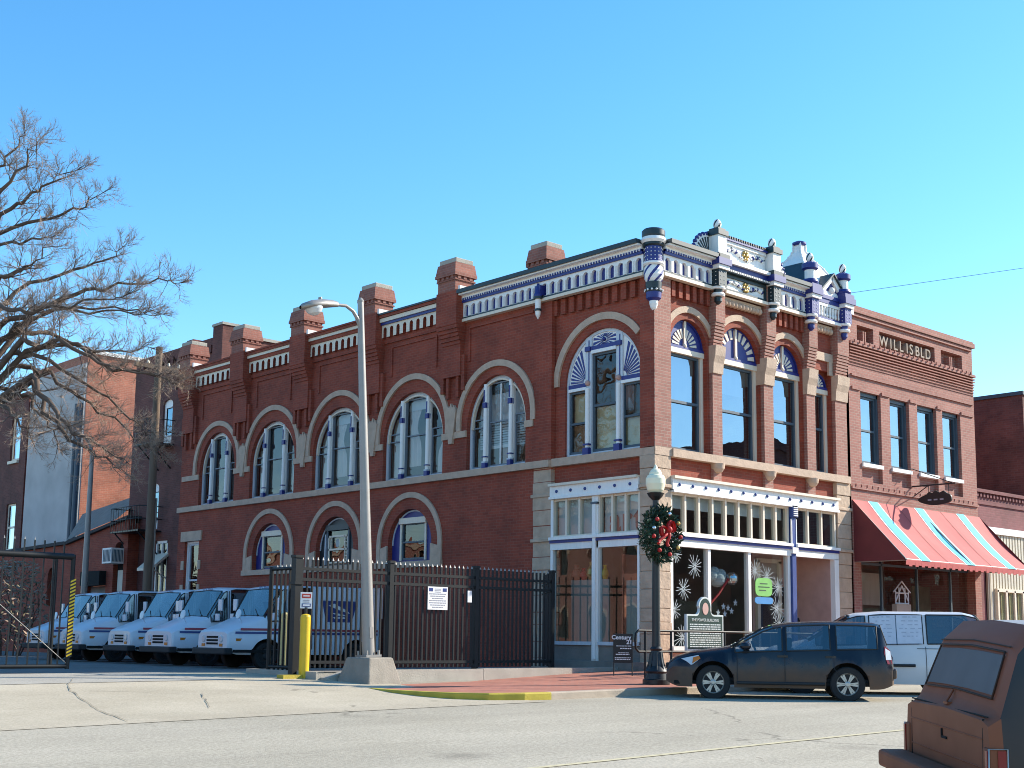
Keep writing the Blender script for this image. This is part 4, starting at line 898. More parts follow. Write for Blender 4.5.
g.cb(FF, X0 + .1, X1 - .1, 7.98, 8.04, 0, .05); g.cb(FF, X0 + .1, X1 - .1, 9.62, 9.7, 0, .06); g.cb(FF, X0, X1 + .02, 9.72, 9.86, 0, .1); g.cb(FF, X0, X1 + .02, 9.86, 9.92, -.35, .05)
for a, b in ((X0 + .12, 8.26), (9.29, 9.7), (10.73, 11.12), (12.19, 12.48), (13.54, X1 - .1)): g.cb(FF, a, b, 7.62, 7.7, 0, .04)
for k in range(26): u = X0 + .15 + k * .245; g.cb(FF, u, u + .03, 8.88, 8.95, .1, .14)
g.cb(FF, X0, X1, 4.95, 5.02, 0, .05)
for k in range(24): u = X0 + .15 + k * .265; g.cb(FF, u, u + .03, 5.02, 5.08, .03, .07)
g.box(7.62, X0 + .001, .2, .6, 0, 9.8); g.box(X0, X0 + .3, .002, 20, 0, 9.8); g.box(X1 - .3, X1, .01, 20, 0, 9.8); g.box(X0, X1, 19.7, 20, 0, 9.8)
g.box(X0, X0 + .35, -.02, .3, .2, 4.5); g.box(X1 - .35, X1, -.02, .3, .2, 4.5)
g.build('wall', 'brick_willis', WB)
g = G(); g.box(X0 + .3, X1 - .3, .3, 19.7, 9.3, 9.4); g.build('roof', 'roof_tar', WB)
g = G(); g.box(X0 + .3, X1 - .3, .2, 19, 4.55, 4.65); g.box(X0 + .3, X1 - .3, 3, 3.1, .3, 9.3); g.box(X0, X1, 0, 3, .2, .3); g.build('inner_floor', 'interior', WB)
for k, (ch, u) in enumerate(zip('WILLISBLD', (9.62, 9.98, 10.22, 10.52, 10.82, 11.04, 11.36, 11.63, 11.94))):
    text('letter', ch, .42, 'letter_stone', Matrix(((1, 0, 0, u), (0, 0, -1, .13), (0, 1, 0, 9.18), (0, 0, 0, 1))), WB, .07, bold=.004)
for i, (a, b) in enumerate(wins):
    g = G(); fr = FF; w_ = -.2
    g.cb(fr, a, b, 5.58, 5.68, w_ - .05, .05, 1); g.cb(fr, a, a + .07, 5.68, 7.62, w_ - .05, w_ + .1, 0); g.cb(fr, b - .07, b, 5.68, 7.62, w_ - .05, w_ + .1, 0); g.cb(fr, a, b, 7.52, 7.62, w_ - .05, w_ + .1, 0)
    sashes(g, fr, a + .07, b - .07, 5.7, 7.52, 6.6, w_, 0, .055)
    win = g.build('window', ['sash', 'white'], WB)
    g = G(); g.flat(fr, rect(a + .07, b - .07, 5.7, 7.52), [], w_ + .02); g.build('pane', 'glass_front', win)
    g = G(); g.cb(fr, a + .07, b - .07, 6.5 if i < 3 else 7.0, 7.52, w_ - .2, w_ - .18); g.build('blind', 'blind', win)
g = G()
for u in (9.4, 11.2, 13.0): g.cb(FY(.25), u - .03, u + .03, .6, 4.4, 0, .06, 0)
for v in (.6, 3.0, 4.4): g.cb(FY(.25), 8.1, 14.0, v, v + .06, 0, .06, 0)
g.cb(FY(.2), 8.1, 14.0, .2, .6, 0, .05, 1)
sf = g.build('shop_front_frame', ['sash', 'brick_dark'], WB, 'dark shop front under the awning')
g = G(); g.flat(FY(.24), rect(8.1, 14.0, .66, 4.4), [], 0); g.build('display_window', 'glass_shop', sf)
g = G(); g.box(10.2, 11.2, 1.4, 1.45, 2.0, 2.9, 0); g.box(12.6, 13.6, 1.2, 1.25, .4, 2.6, 1); g.box(8.6, 9.2, 1.5, 1.55, .8, 1.6, 0); g.build('display_partition', ['curtain', 'leaf_dry'], WB)
t = thing('lattice_ornament', 'small pale lattice gable ornament in the dark shop window under the awning', 'ornament', (10.25, .12, 2.0))
g = G(); f = lambda u, v, w=0: (u, -w, v)
for a, b in (((-.32, 0), (-.32, .35)), ((.32, 0), (.32, .35)), ((-.42, .32), (0, .62)), ((.42, .32), (0, .62)), ((-.32, .02), (.32, .02)), ((-.15, 0), (-.15, .45)), ((.15, 0), (.15, .45)), ((-.3, .1), (0, .5)), ((.3, .1), (0, .5)), ((-.3, .3), (.3, .3))): g.tube([f(*a), f(*b)], .022, 5)
g.build('lattice', 'paper', t)
g = G(); g.box(-.36, .36, -.05, .1, -1.7, 0); g.build('stand', 'interior', t)
# awning
AW = thing('awning', 'red sloping shop awning with three turquoise stripes', 'awning', (0, 0, 0))
g = G(); A0, A1, ZT, ZB, YB = 7.78, 14.42, 4.66, 3.03, -1.52
def pt(x, t, d=0):
    d += math.sin(t * math.pi) * (.02 * math.sin(x * 2.1 + t * 2) + .012 * math.sin(x * 5.3 - t * 3)) - .03 * math.sin(t * math.pi)
    return (x, YB * t - d * .73, ZT + (ZB - ZT) * t + d * .68)
def strip(x0, x1, m, d):
    for k in range(8):
        t0, t1 = k / 8, (k + 1) / 8; s0, s1 = .035 * math.sin(t0 * math.pi), .035 * math.sin(t1 * math.pi)
        nx = max(1, int((x1 - x0) / .2))
        for i in range(nx):
            a, b = x0 + (x1 - x0) * i / nx, x0 + (x1 - x0) * (i + 1) / nx
            g.add([pt(a, t0, d - s0), pt(b, t0, d - s0), pt(b, t1, d - s1), pt(a, t1, d - s1)], [(0, 1, 2, 3)], m, True)
strip(A0, A1, 0, 0)
for c in (8.75, 11.05, 13.3):
    strip(c - .26, c + .26, 2, .008); strip(c - .2, c + .2, 1, .016)
for c in (9.9, 12.2): strip(c - .012, c + .012, 3, .008)
for x in (A0, A1): g.add([(x, 0, ZT), (x, YB, ZB), (x, 0, ZB)], [(0, 1, 2)], 3)
n = 44
for i in range(n):      # scalloped valance
    u0, u1 = A0 + (A1 - A0) * i / n, A0 + (A1 - A0) * (i + 1) / n; d = .12 + .035 * (i % 2)
    g.add([(u0, YB, ZB), (u1, YB, ZB), (u1, YB + .01, ZB - d), (u0, YB + .01, ZB - d)], [(0, 1, 2, 3)], 0)
g.build('canopy', ['awning_red', 'awning_blue', 'awning_white', 'dark_red'], AW)
g = G()
for p, q in (((A0, YB + .03, ZB + .02), (A1, YB + .03, ZB + .02)), ((A0 + .03, 0, ZB), (A0 + .03, YB, ZB)), ((A1 - .03, 0, ZB), (A1 - .03, YB, ZB)), ((A0 + .03, .0, ZT - .05), (A0 + .03, YB, ZB + .0)), ((11.1, .0, ZT - .08), (11.1, YB, ZB))): g.tube([p, q], .02, 6)
g.build('frame', 'galv', AW)
# hanging oval sign on its bracket
t = thing('hanging_sign', 'black oval sign hanging from an iron bracket above the awning', 'sign', (10.75, 0, 0))
g = G(); g.tube([(0, 0, 5.25), (0, -1.3, 5.25)], .022, 6); g.tube([(0, 0, 5.75), (0, -1.2, 5.27)], .012, 6); g.tube([(0, 0, 4.95), (0, -.5, 5.25)], .014, 6); g.build('bracket', 'black_iron', t)
g = G(); P = []
for i in range(28): a = i * 2 * math.pi / 28; P.append((-.72 + .5 * math.cos(a) * (1 + .08 * math.cos(3 * a)), 4.86 + .17 * math.sin(a) + (.06 if i in (5, 7, 9) else 0)))
fr = lambda u, v, w=0: (w, u, v)
g.prism(fr, P, -.03, .03, 0); g.tube([(0, -.5, 4.95), (0, -.5, 5.25)], .01, 5); g.tube([(0, -1.1, 4.95), (0, -1.1, 5.25)], .01, 5)
for k in range(3): g.cb(lambda u, v, w=0: (-w, u, v), -.95 + k * .18, -.84 + k * .18, 4.82, 4.86, .03, .034, 1)
g.build('board', ['sign_black', 'text_gray'], t)
# ------------------------------------------------------------------ maroon shop and dark block at the right edge
MB_ = thing('shop_building', 'low maroon brick shop with cream ribbed siding at the right edge', 'building')
g = G(); g.box(14.45, 17.95, .35, 15, 0, 5.44); g.box(14.45, 24, .2, 6, 4.3, 5.45); g.box(23.6, 24, .2, 6, 0, 4.3); g.box(14.45, 24, .16, .22, 5.1, 5.17)
g.box(14.45, 24, .1, .3, 5.45, 5.55)
for k in range(46): g.box(14.6 + k * .2, 14.7 + k * .2, .14, .2, 5.32, 5.42)
g.box(14.45, 14.85, .12, .2, 0, 4.4); g.build('wall', 'brick_maroon', MB_)
g = G()
for k in range(50):
    u = 14.9 + k * .18
    g.box(u, u + .11, .06, .2, .3, 4.22)
g.box(14.9, 23.9, .12, .2, .3, 4.22); g.build('ribbed_siding', 'corrugated_cream', MB_)
g = G(); g.box(14.85, 24, .0, .2, 4.22, 4.42); g.build('fascia', 'white', MB_)
g = G()
for k in range(5): u = 15.35 + k * .52; g.box(u - .045, u + .045, -.02, .12, 1.2, 2.55, 0)
g.box(15.3, 17.5, -.02, .12, 2.5, 2.6, 0); g.box(15.25, 17.5, -.04, .12, 1.12, 1.22, 0)
win = g.build('window', ['cream'], MB_)
g = G(); g.flat(FY(.03), rect(15.35, 17.43, 1.2, 2.5), [], 0); g.build('pane', 'glass_shop', win)
g = G(); 
for k in range(4): g.box(15.62 + k * .52, 15.8 + k * .52, .045, .055, 1.22, 2.5)
g.build('curtain', 'yellow_pale', win)
g = G(); g.tube([(14.98, .08, 4.2), (14.98, .08, 1.3), (15.1, .02, 1.1), (15.1, .02, .3)], .05, 8); g.build('downpipe', 'corrugated_cream', MB_)
DB = thing('brick_building', 'dark red brick building rising behind the maroon shop', 'building')
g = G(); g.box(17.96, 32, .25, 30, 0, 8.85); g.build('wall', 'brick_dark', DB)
g = G(); g.box(17.9, 32.05, .2, 30, 8.85, 8.97); g.build('coping', 'slate_and_shade', DB)
# ------------------------------------------------------------------ buildings behind the lot
RB = thing('brick_building', 'tall shaded red brick building with iron balconies just behind the corner building', 'building')
g = G(); X, Y0, Y1, ZT = 3.0, 24.4, 31.2, 12.3
RW = [(28.15, 28.95, 8.5, 10.3, True), (28.95, 29.75, 5.1, 6.95, False), (27.5, 27.95, 10.6, 11.3, False)]
hl = [arch((a + b) / 2, (b - a) / 2, c, d - .2, .2, 8) for a, b, c, d, _ in RW] + [rect(28.0, 29.0, .1, 4.6)]
g.prism(FX(X), rect(Y0, Y1, 0, ZT), -.3, 0, 0, hl, back=False)
g.box(X + .0, 14, Y0 - .01, Y0 + .3, 0, ZT); g.box(X, 14, Y1, Y1 + .3, 0, ZT); g.box(13.7, 14, Y0, Y1, 0, ZT)
g.box(X - .12, X + .6, Y0 - .12, Y0 + .6, 0, ZT + .35); g.box(X - .08, X + .5, 26.6, 27.1, 11.8, ZT + .15)
for k in range(12): g.cb(FX(X), Y0 + .8 + k * .5, Y0 + 1.0 + k * .5, ZT - .6, ZT - .3, 0, .08)
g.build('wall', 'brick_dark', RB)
g = G(); g.box(X - .16, X + .64, Y0 - .16, Y0 + .64, ZT + .35, ZT + .45); g.box(X + .65, 14, Y0 - .08, Y0 + .38, ZT, ZT + .12); g.build('coping', 'concrete', RB)
g = G(); g.box(X, 14, Y0, Y1, ZT - .5, ZT - .4); g.build('roof', 'roof_tar', RB)
for i, (a, b, c, d, _) in enumerate(RW):
    g = G(); w_ = -.08; fr = FX(X)
    g.flat(fr, arch((a + b) / 2, (b - a) / 2, c, d - .2, .2, 8), [rect(a + .16, b - .16, c + .35, d - .35)], w_)
    g.cb(fr, a + .16, b - .16, c + .28, c + .35, w_, w_ + .04); g.cb(fr, a + .16, b - .16, d - .35, d - .3, w_, w_ + .04)
    win = g.build('window', 'white', RB); g = G(); g.flat(fr, rect(a + .16, b - .16, c + .35, d - .35), [], w_ - .03); g.build('pane', 'glass_front', win)
for z, ya, yb in ((8.35, 27.9, 29.3), (4.95, 28.6, 31.0)):
    g = G(); g.box(2.0, 3.0, ya, yb, z, z + .06)
    for zz in (z + .5, z + 1.0): g.tube([(3, ya, zz), (2.0, ya, zz), (2.0, yb, zz), (3, yb, zz)], .02, 5)
    for k in range(12): y = ya + (yb - ya) * k / 11; g.tube([(2.0, y, z), (2.0, y, z + 1.0)], .011, 4)
    g.tube([(3, ya + .2, z - .9), (2.1, ya + .2, z)], .03, 5); g.tube([(3, yb - .2, z - .9), (2.1, yb - .2, z)], .03, 5)
    g.build('balcony', 'black_iron', RB, 'upper iron balcony' if z > 6 else 'lower iron balcony on slanted brackets')
g = G(); fr = FX(X)
for q in ((28.0, 28.1, .1, 4.6), (28.9, 29.0, .1, 4.6), (28.0, 29.0, 4.5, 4.6), (28.0, 29.0, 2.25, 2.35), (28.46, 28.54, .1, 2.3), (28.46, 28.54, 2.35, 4.5)): g.cb(fr, *q, -.1, -.02)
o = g.build('door', 'white', RB); g = G(); g.flat(fr, rect(28.1, 28.9, .1, 4.5), [], -.08); g.build('pane', 'glass_side', o)
g = G(); g.prism(lambda u, v, w=0: (u, 28.85 + w, v), [(3.0, 4.1), (2.3, 3.5), (2.3, 3.4), (3.0, 3.97)], -.95, .25, 0); g.tube([(3, 28.0, 3.1), (2.4, 28.0, 3.45)], .03, 5); g.build('door_hood', 'cream', RB)
OB = thing('brick_building', 'sunlit orange brick building with a pale grey painted side', 'building')
g = G(); g.box(3.96, 22, 38.4, 44.7, 0, 13.85); g.build('wall', 'brick_orange', OB)
g = G(); g.box(3.88, 3.96, 38.42, 44.6, 1.0, 13.4); g.build('painted_side', 'gray_wall', OB)
g = G(); g.box(3.86, 22.05, 38.3, 38.7, 13.85, 14.02); g.build('coping', 'white', OB)
g = G(); g.tube([(3.8, 38.6, 1), (3.8, 38.6, 11.5)], .12, 8); g.tube([(3.8, 38.95, 1), (3.8, 38.95, 11.5)], .12, 8); g.build('downpipe', 'sash', OB)
FBb = thing('brick_building', 'shaded brick building at the far left edge behind the tree', 'building')
g = G(); wn_ = [(46.4, 47.6, 5.0, 7.4), (46.4, 47.6, 9.6, 12.0), (51.5, 52.9, 5.0, 7.2), (55.5, 56.9, 5.0, 7.2), (51.5, 52.9, 8.6, 10.8), (55.5, 56.9, 8.6, 10.8), (60, 61.4, 5, 7.2)]
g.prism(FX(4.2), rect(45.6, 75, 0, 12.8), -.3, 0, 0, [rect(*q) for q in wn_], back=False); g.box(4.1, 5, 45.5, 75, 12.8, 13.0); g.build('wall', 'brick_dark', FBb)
for q in wn_:
    g = G(); sashes(g, FX(4.2), *q, (q[2] + q[3]) / 2, -.15, 0, .1); g.cb(FX(4.2), q[0], q[1], q[2] - .15, q[2], -.1, .12, 0)
    o = g.build('window', 'cream', FBb); g = G(); g.flat(FX(4.2), rect(*q), [], -.12); g.build('pane', 'glass_front', o)
LWg = thing('outbuilding', 'low red brick outbuilding with a sloping roof and an air conditioner', 'building')
g = G(); fr = FX(2.5)
g.prism(fr, [(30.4, 0), (50, 0), (50, 4.5), (36, 4.75), (30.4, 5.55)], -.3, 0, 0, [arch(31.15, .45, 1.3, 4.2, .45, 10), rect(32.2, 34.0, .3, 3.5), arch(37.6, .4, 2.1, 3.4, .4, 10)], back=False)
g.box(2.53, 2.99, 30.42, 30.7, 0, 5.4); g.build('wall', 'brick_main', LWg)
g = G(); g.prism(fr, [(30.3, 5.56), (30.3, 5.68), (36, 4.9), (50, 4.62), (50, 4.5), (36, 4.76)], -1.4, .15, 0); g.add([(2.4, 31.3, 5.6), (3.9, 31.3, 6.9), (3.9, 37.9, 6.3), (2.4, 36, 4.95)], [(0, 1, 2, 3)], 1); g.build('roof', ['roof_tar', 'concrete_dark'], LWg)
g = G(); g.flat(fr, arch(37.6, .4, 2.1, 3.4, .4, 10), [], -.2, 0); g.build('opening', 'dark_under', LWg)
g = G(); g.flat(fr, arch(31.15, .45, 1.3, 4.2, .45, 10), [], -.2, 0); g.cb(fr, 30.8, 31.35, 1.3, 3.5, -.18, -.1, 2); g.build('opening', ['dark_under', 'concrete_dark', 'corrugated_cream'], LWg)
g = G(); g.cb(fr, 32.2, 34.0, 2.9, 3.5, -.1, .3, 0); g.cb(fr, 32.2, 34.0, .3, 2.9, -.25, -.2, 1)
g.build('opening', ['dark_under', 'concrete_dark', 'corrugated_cream'], LWg)
t = thing('air_conditioner', 'white window air conditioner sticking out of the low brick outbuilding', 'air conditioner', (2.5, 31.1, 3.75))
g = G(); g.box(-.55, .1, -.4, .4, 0, .62); g.build('casing', 'white', t)
g = G()
for k in range(8): g.box(-.5 + k * .06, -.475 + k * .06, -.42, -.4, .07, .55); 
for k in range(6): g.box(-.57, -.55, -.33 + k * .115, -.295 + k * .115, .07, .55)
g.build('grille', 'sash', t)

# ------------------------------------------------------------------ poles and lamps
t = thing('utility_pole', 'weathered wooden utility pole beside the far end of the corner building', 'pole', (-.24, 23.2, .08))
g = G(); g.tube([(0, 0, 0), (0, 0, 6), (0, 0, 11)], [.155, .14, .12], 10); g.build('pole', 'pole_wood', t)
g = G(); g.box(-.9, .9, -.06, .06, 10.2, 10.33); g.build('crossarm', 'pole_wood', t)
for x in (-.8, -.4, .4, .8): g = G(); g.lathe([(.03, 10.33), (.06, 10.37), (.03, 10.48)], (x, 0, 0), 8); g.build('insulator', 'cream', t)
g = G(); g.tube([(.2, 0, 0), (.19, 0, 5.6)], .04, 6); g.build('conduit', 'galv', t)
t = thing('street_lamp', 'distant white street lamp mast with a curved arm behind the mail trucks', 'street lamp', (-.1, 28.5, .08))
g = G(); g.tube([(0, 0, 0), (0, 0, 4), (.0, 0, 7.6)], [.14, .11, .08], 10, 0); g.build('pole', 'galv', t)
g = G(); g.tube([(0, 0, 7.6), (-.1, .06, 8.1), (-.4, .25, 8.45), (-.9, .6, 8.7)], [.07, .06, .05, .05], 8); g.build('arm', 'galv', t)
g = G(); g.T = Matrix.Translation((-1.15, .8, 8.72)) @ Matrix.Rotation(R(-35), 4, 'Z'); g.lathe([(.04, -.07), (.13, -.05), (.15, 0), (.1, .07), (.02, .09)], (0, 0, 0), 12); g.box(-.3, .3, -.1, .1, -.03, .04); g.build('lamp_head', 'galv', t)
t = thing('street_lamp', 'tall pale grey street light on a concrete block at the driveway', 'street lamp', (-7.43, .33, .12))
g = G(); a, b = .44, .30
P = [(-a, -a, -.1), (a, -a, -.1), (a, a, -.1), (-a, a, -.1), (-b, -b, .46), (b, -b, .46), (b, b, .46), (-b, b, .46)]
g.add(P, [(4, 5, 6, 7), (0, 1, 5, 4), (1, 2, 6, 5), (2, 3, 7, 6), (3, 0, 4, 7)]); ob = g.build('base_block', 'block_concrete', t, bevel=.03); ob.rotation_euler.z = R(8)
g = G(); g.box(-.17, .17, -.17, .17, .46, .5)
for sx in (-.13, .13):
    for sy in (-.13, .13): g.lathe([(.025, .5), (.025, .58)], (sx, sy, 0), 6)
g.build('base_plate', 'galv', t)
g = G(); g.tube([(0, 0, .48), (0, 0, 3.5), (0, 0, 7.1)], [.115, .09, .058], 14); g.lathe([(.062, 7.1), (.066, 7.13), (.03, 7.18)], (0, 0, 0), 12); g.box(-.04, .04, -.115, -.1, .8, 1.0); g.build('pole', 'galv', t)
g = G(); g.tube([(0, 0, 6.52), (-.06, 0, 6.74), (-.18, 0, 6.9), (-.34, 0, 6.98), (-.56, 0, 6.97)], [.04, .04, .035, .032, .03], 10); g.tube([(0, 0, 6.3), (-.05, 0, 6.6), (-.15, 0, 6.82)], .013, 6); g.build('arm', 'galv', t)
g = G(); g.T = Matrix.Translation((-.52, 0, 6.97)) @ Matrix.Rotation(R(-11), 4, 'Y') @ Matrix.Scale(1.25, 4)
n = 10
prof = [(0, .03, .05), (-.1, .07, .08), (-.3, .14, .10), (-.5, .16, .09), (-.62, .12, .06), (-.68, .03, .02)]
P = []
for x, r, h in prof:
    for k in range(n): aa = 2 * math.pi * k / n; P.append((x, r * math.cos(aa), .0 + (h if math.sin(aa) > 0 else .03) * math.sin(aa)))
g.add(P, [(i * n + k, i * n + (k + 1) % n, (i + 1) * n + (k + 1) % n, (i + 1) * n + k) for i in range(len(prof) - 1) for k in range(n)], 0, True); g.lathe([(.03, .08), (.03, .13)], (-.3, 0, 0), 8)
lh = g.build('lamp_head', 'galv', t)
g = G(); g.T = Matrix.Translation((-1.06, 0, 6.85)) @ Matrix.Rotation(R(-11), 4, 'Y'); g.lathe([(.05, -.15), (.12, -.11), (.165, -.04), (.17, .01)], (0, 0, 0), 16); g.build('lens', 'lamp_clear', t)
tilt = Matrix.Rotation(R(2.9), 4, -fw)
for o in [o for o in COL.objects if o.parent == t and o is not ob]: o.matrix_local = tilt
# ornamental lamp post with wreath
LP = (-2.86, -2.55); zl = zs(*LP)
t = thing('lamp_post', 'black ornamental lamp post with a cream acorn globe', 'lamp post', (*LP, zl))
g = G()
g.lathe([(.26, 0), (.26, .08), (.22, .1), (.2, .2), (.22, .24), (.15, .34), (.12, .5), (.1, .62), (.12, .66), (.085, .7), (.08, .9), (.07, 3.3), (.09, 3.34), (.06, 3.38), (.06, 3.48), (.13, 3.55), (.17, 3.62), (.1, 3.64)], (0, 0, 0), 20)
for k in range(8): aa = k * math.pi / 4; g.tube([(.2 * math.cos(aa), .2 * math.sin(aa), .22), (.13 * math.cos(aa), .13 * math.sin(aa), .42), (.105 * math.cos(aa), .105 * math.sin(aa), .6)], .018, 5)
g.build('post', 'black_iron', t)
g = G(); g.lathe([(.11, 3.62), (.16, 3.68), (.19, 3.8), (.19, 3.9), (.16, 3.96), (.125, 3.98), (.12, 4.02), (.09, 4.07), (.045, 4.1), (.03, 4.14), (.005, 4.18)], (0, 0, 0), 20); g.build('globe', 'lamp_globe', t)
WR = thing('wreath', 'green Christmas wreath with a red bow hung on the lamp post', 'wreath', (LP[0], LP[1] - .12, 2.95))
g = G(); q = random.Random(12)
for k in range(1500):
    a = q.uniform(0, 2 * math.pi); b = q.uniform(0, 2 * math.pi); rr = .15 * math.sqrt(q.random())
    c = Vector(((.38 + rr * math.cos(b)) * math.cos(a), rr * math.sin(b) * .8, (.38 + rr * math.cos(b)) * math.sin(a)))
    d = Vector((q.gauss(0, 1) + math.cos(a) * .6 * math.cos(b), q.gauss(0, 1) + math.sin(b), q.gauss(0, 1) + math.sin(a) * .6)).normalized()
    e = d.orthogonal().normalized() * q.uniform(.012, .022); L_ = q.uniform(.08, .15)
    f = d.cross(e).normalized() * .012
    tip = c + d * L_
    g.add([tuple(c - e), tuple(c + e), tuple(c + d * L_ * .6 + e * .8 + f), tuple(tip), tuple(c + d * L_ * .6 - e * .8 - f)], [(0, 1, 2, 3, 4)], 1 if q.random() < .3 else 0)
g.lathe([(.01, 0), (.01, .01)], (.38, 0, 0), 3)
g.build('greenery', ['needle', 'needle_light'], WR)
g = G()
def ribbon(P, wd):
    for i in range(len(P) - 1):
        a, b = Vector(P[i]), Vector(P[i + 1]); e = Vector((0, 1, 0)) * wd
        g.add([tuple(a - e), tuple(b - e), tuple(b + e), tuple(a + e)], [(0, 1, 2, 3)], 0, True)
cx_, cz_ = -.02, .08
for s_, ro in ((-1, -.35), (1, .5)):
    P = [(cx_ + s_ * .19 * math.sin(i * math.pi / 8) * math.cos(ro) - .09 * math.sin(i * math.pi / 4) * math.sin(ro) * s_, -.2, cz_ + .2 * math.sin(i * math.pi / 8) * math.sin(ro) + .1 * math.sin(i * math.pi / 4)) for i in range(9)]
    ribbon(P, .06)
    g.tube(P, .02, 6)
g.ball((cx_, -.24, cz_), .06, 0, 10)
for x1, z1 in ((-.3, -.2), (-.02, -.24)):
    P = [(cx_ + (x1 - cx_) * t_ / 6 + .02 * math.sin(t_), -.22 + .02 * math.cos(t_ * 1.3), cz_ + (z1 - cz_) * t_ / 6) for t_ in range(7)]; g.tube(P, [.02, .025, .03, .03, .032, .035, .035], 6)
g.build('bow', 'red', WR)
for k, (aa, m) in enumerate(((-.1, 'red'), (.6, 'gold'), (2.4, 'red'), (3.3, 'red'), (4.1, 'red'), (4.9, 'red'), (1.4, 'silver_ball'), (5.6, 'gold'), (2.9, 'silver_ball'))):
    g = G(); g.ball((.39 * math.cos(aa), -.17, .39 * math.sin(aa)), .042, 0, 10); g.build('bauble', m, WR)
# ------------------------------------------------------------------ bollards, gate and fence
t = thing('bollard', 'bright yellow steel bollard with a small sign clipped on top', 'bollard', (-8.12, 1.42, zg(-8.12, 1.42)))
g = G(); g.lathe([(.095, -.1), (.095, 1.12), (.085, 1.16), (.03, 1.18)], (0, 0, 0), 18); g.build('post', 'yellow', t)
g = G(); g.lathe([(.03, 1.15), (.03, 1.3)], (0, 0, 0), 8)
Mr = Matrix.Rotation(R(-20), 4, 'Z'); g.T = Mr; g.box(-.11, .11, -.01, .0, 1.28, 1.58, 1); g.box(-.085, .085, -.014, -.01, 1.47, 1.55, 2); g.box(-.085, .085, -.014, -.01, 1.31, 1.37, 3); g.box(-.065, .065, -.017, -.014, 1.325, 1.355, 1)
for k in range(2): g.box(-.06, .06, -.014, -.01, 1.42 - k * .03, 1.435 - k * .03, 4)
g.box(-.06, .06, -.017, -.014, 1.5, 1.52, 1)
g.build('sign_plate', ['black_iron', 'sign_white', 'sign_red', 'mail_blue', 'text_gray'], t)
g = G(); g.box(-.5, -.1, -.1, .12, 0, .07); g.build('yellow_block', 'kerb_yellow', t)
t = thing('bollard', 'paler yellow bollard behind the gate post', 'bollard', (-7.42, 3.2, zg(-7.42, 3.2)))
g = G(); g.lathe([(.1, -.1), (.1, 1.15), (.03, 1.2)], (0, 0, 0), 16); g.build('post', 'yellow_pale', t)
def pickets(g, fr, u0, u1, z0, z1, sp_, r=.017):
    n = int((u1 - u0) / sp_)
    for i in range(1, n):
        u = u0 + (u1 - u0) * i / n; g.cb(fr, u - r, u + r, z0, z1 - .06, -r, r, 0)
        p = [fr(u + a, z1 - .06, b) for a, b in ((-r, -r), (r, -r), (r, r), (-r, r))] + [fr(u, z1, 0)]; g.add(p, [(0, 1, 4), (1, 2, 4), (2, 3, 4), (3, 0, 4)], 1)
FE = thing('iron_fence', 'black iron picket fence on a low concrete kerb between the gate and the building', 'fence')
fr = FY(1.7)
PX = [-8.16, -5.96, -3.72, -1.5]
for a, b in zip(PX, PX[1:]):
    g = G(); pickets(g, fr, a, b, .36, 2.44, .112)
    for z in (2.2, 2.0, .46): g.cb(fr, a, b, z - .028, z + .028, -.025, .025, 0)
    g.build('panel', ['fence_iron', 'galv'], FE)
for i, x in enumerate(PX):
    g = G(); r = .075 if i == 0 else .05; g.box(x - r, x + r, 1.7 - r, 1.7 + r, .1, 2.42); g.box(x - r - .015, x + r + .015, 1.7 - r - .015, 1.7 + r + .015, 2.4, 2.45)
    if i == 0: g.box(x - r - .02, x + r + .02, 1.7 - r - .02, 1.7 + r + .02, 1.9, 1.95)
    g.build('post', 'fence_iron', FE)
g = G(); fq = lambda u, v, w=0: (-1.5 + 1.4 * u / 1.75, 1.7 + u, v)
n = 13
for i in range(1, n):
    p = fq(1.75 * i / n, 0); g.box(p[0] - .012, p[0] + .012, p[1] - .012, p[1] + .012, .36, 2.42, 0)
for z in (2.2, 2.0, .46): g.tube([fq(0, z), fq(1.75, z)], .028, 6, 0)
g.build('panel', ['fence_iron', 'galv'], FE)
SG = thing('notice_sign', 'white notice board with two blue corner marks on the iron fence', 'sign', (-4.8, 1.64, 1.74))
g = G(); g.T = Matrix.Diagonal((1, 1, .86, 1)); g.box(-.26, .26, -.01, .0, -.27, .27, 0); g.box(-.23, -.13, -.014, -.01, .16, .24, 1); g.box(.13, .23, -.014, -.01, .16, .24, 1)
q = random.Random(2)
for k in range(7):
    z = .09 - k * .052; u = -.22 + (.03 if k in (1, 5) else 0) + (.08 if k in (2, 6) else 0); e = -u
    while u < e: L_ = q.uniform(.03, .08); g.box(u, min(u + L_, e), -.014, -.01, z, z + .022, 2); u += L_ + .015
for k in range(3): g.box(-.08, .08, -.014, -.01, .14 + k * .035, .155 + k * .035, 2)
g.build('board', ['sign_white', 'mail_blue', 'text_gray'], SG)
SG = thing('gate_box', 'small white plate on the dark right part of the fence', 'plate', (-3.95, 1.64, 1.8))
g = G(); g.box(-.055, .055, -.02, 0, -.12, .12); g.build('plate', 'sign_white', SG)
t = thing('notice_sign', 'tall white notice sheet behind the street light pole on the fence', 'sign', (-6.2, 1.78, 1.6))
g = G(); g.box(-.12, .12, 0, .01, -.3, .3); g.build('board', 'paper', t)
LEAF = thing('iron_gate', 'short open gate leaf swung inward beside the gate post', 'gate')
frl = lambda u, v, w=0: (-8.05 - w, u, v)
g = G(); pickets(g, frl, 1.8, 2.7, .3, 2.3, .14); 
for z in (2.22, .36): g.tube([(-8.05, 1.8, z), (-8.05, 2.75, z)], .035, 6)
g.tube([(-8.05, 2.75, .26), (-8.05, 2.75, 2.26)], .045, 6); g.tube([(-8.05, 1.82, .28), (-8.05, 1.82, 2.25)], .035, 6); g.build('leaf', ['fence_iron', 'galv'], LEAF)
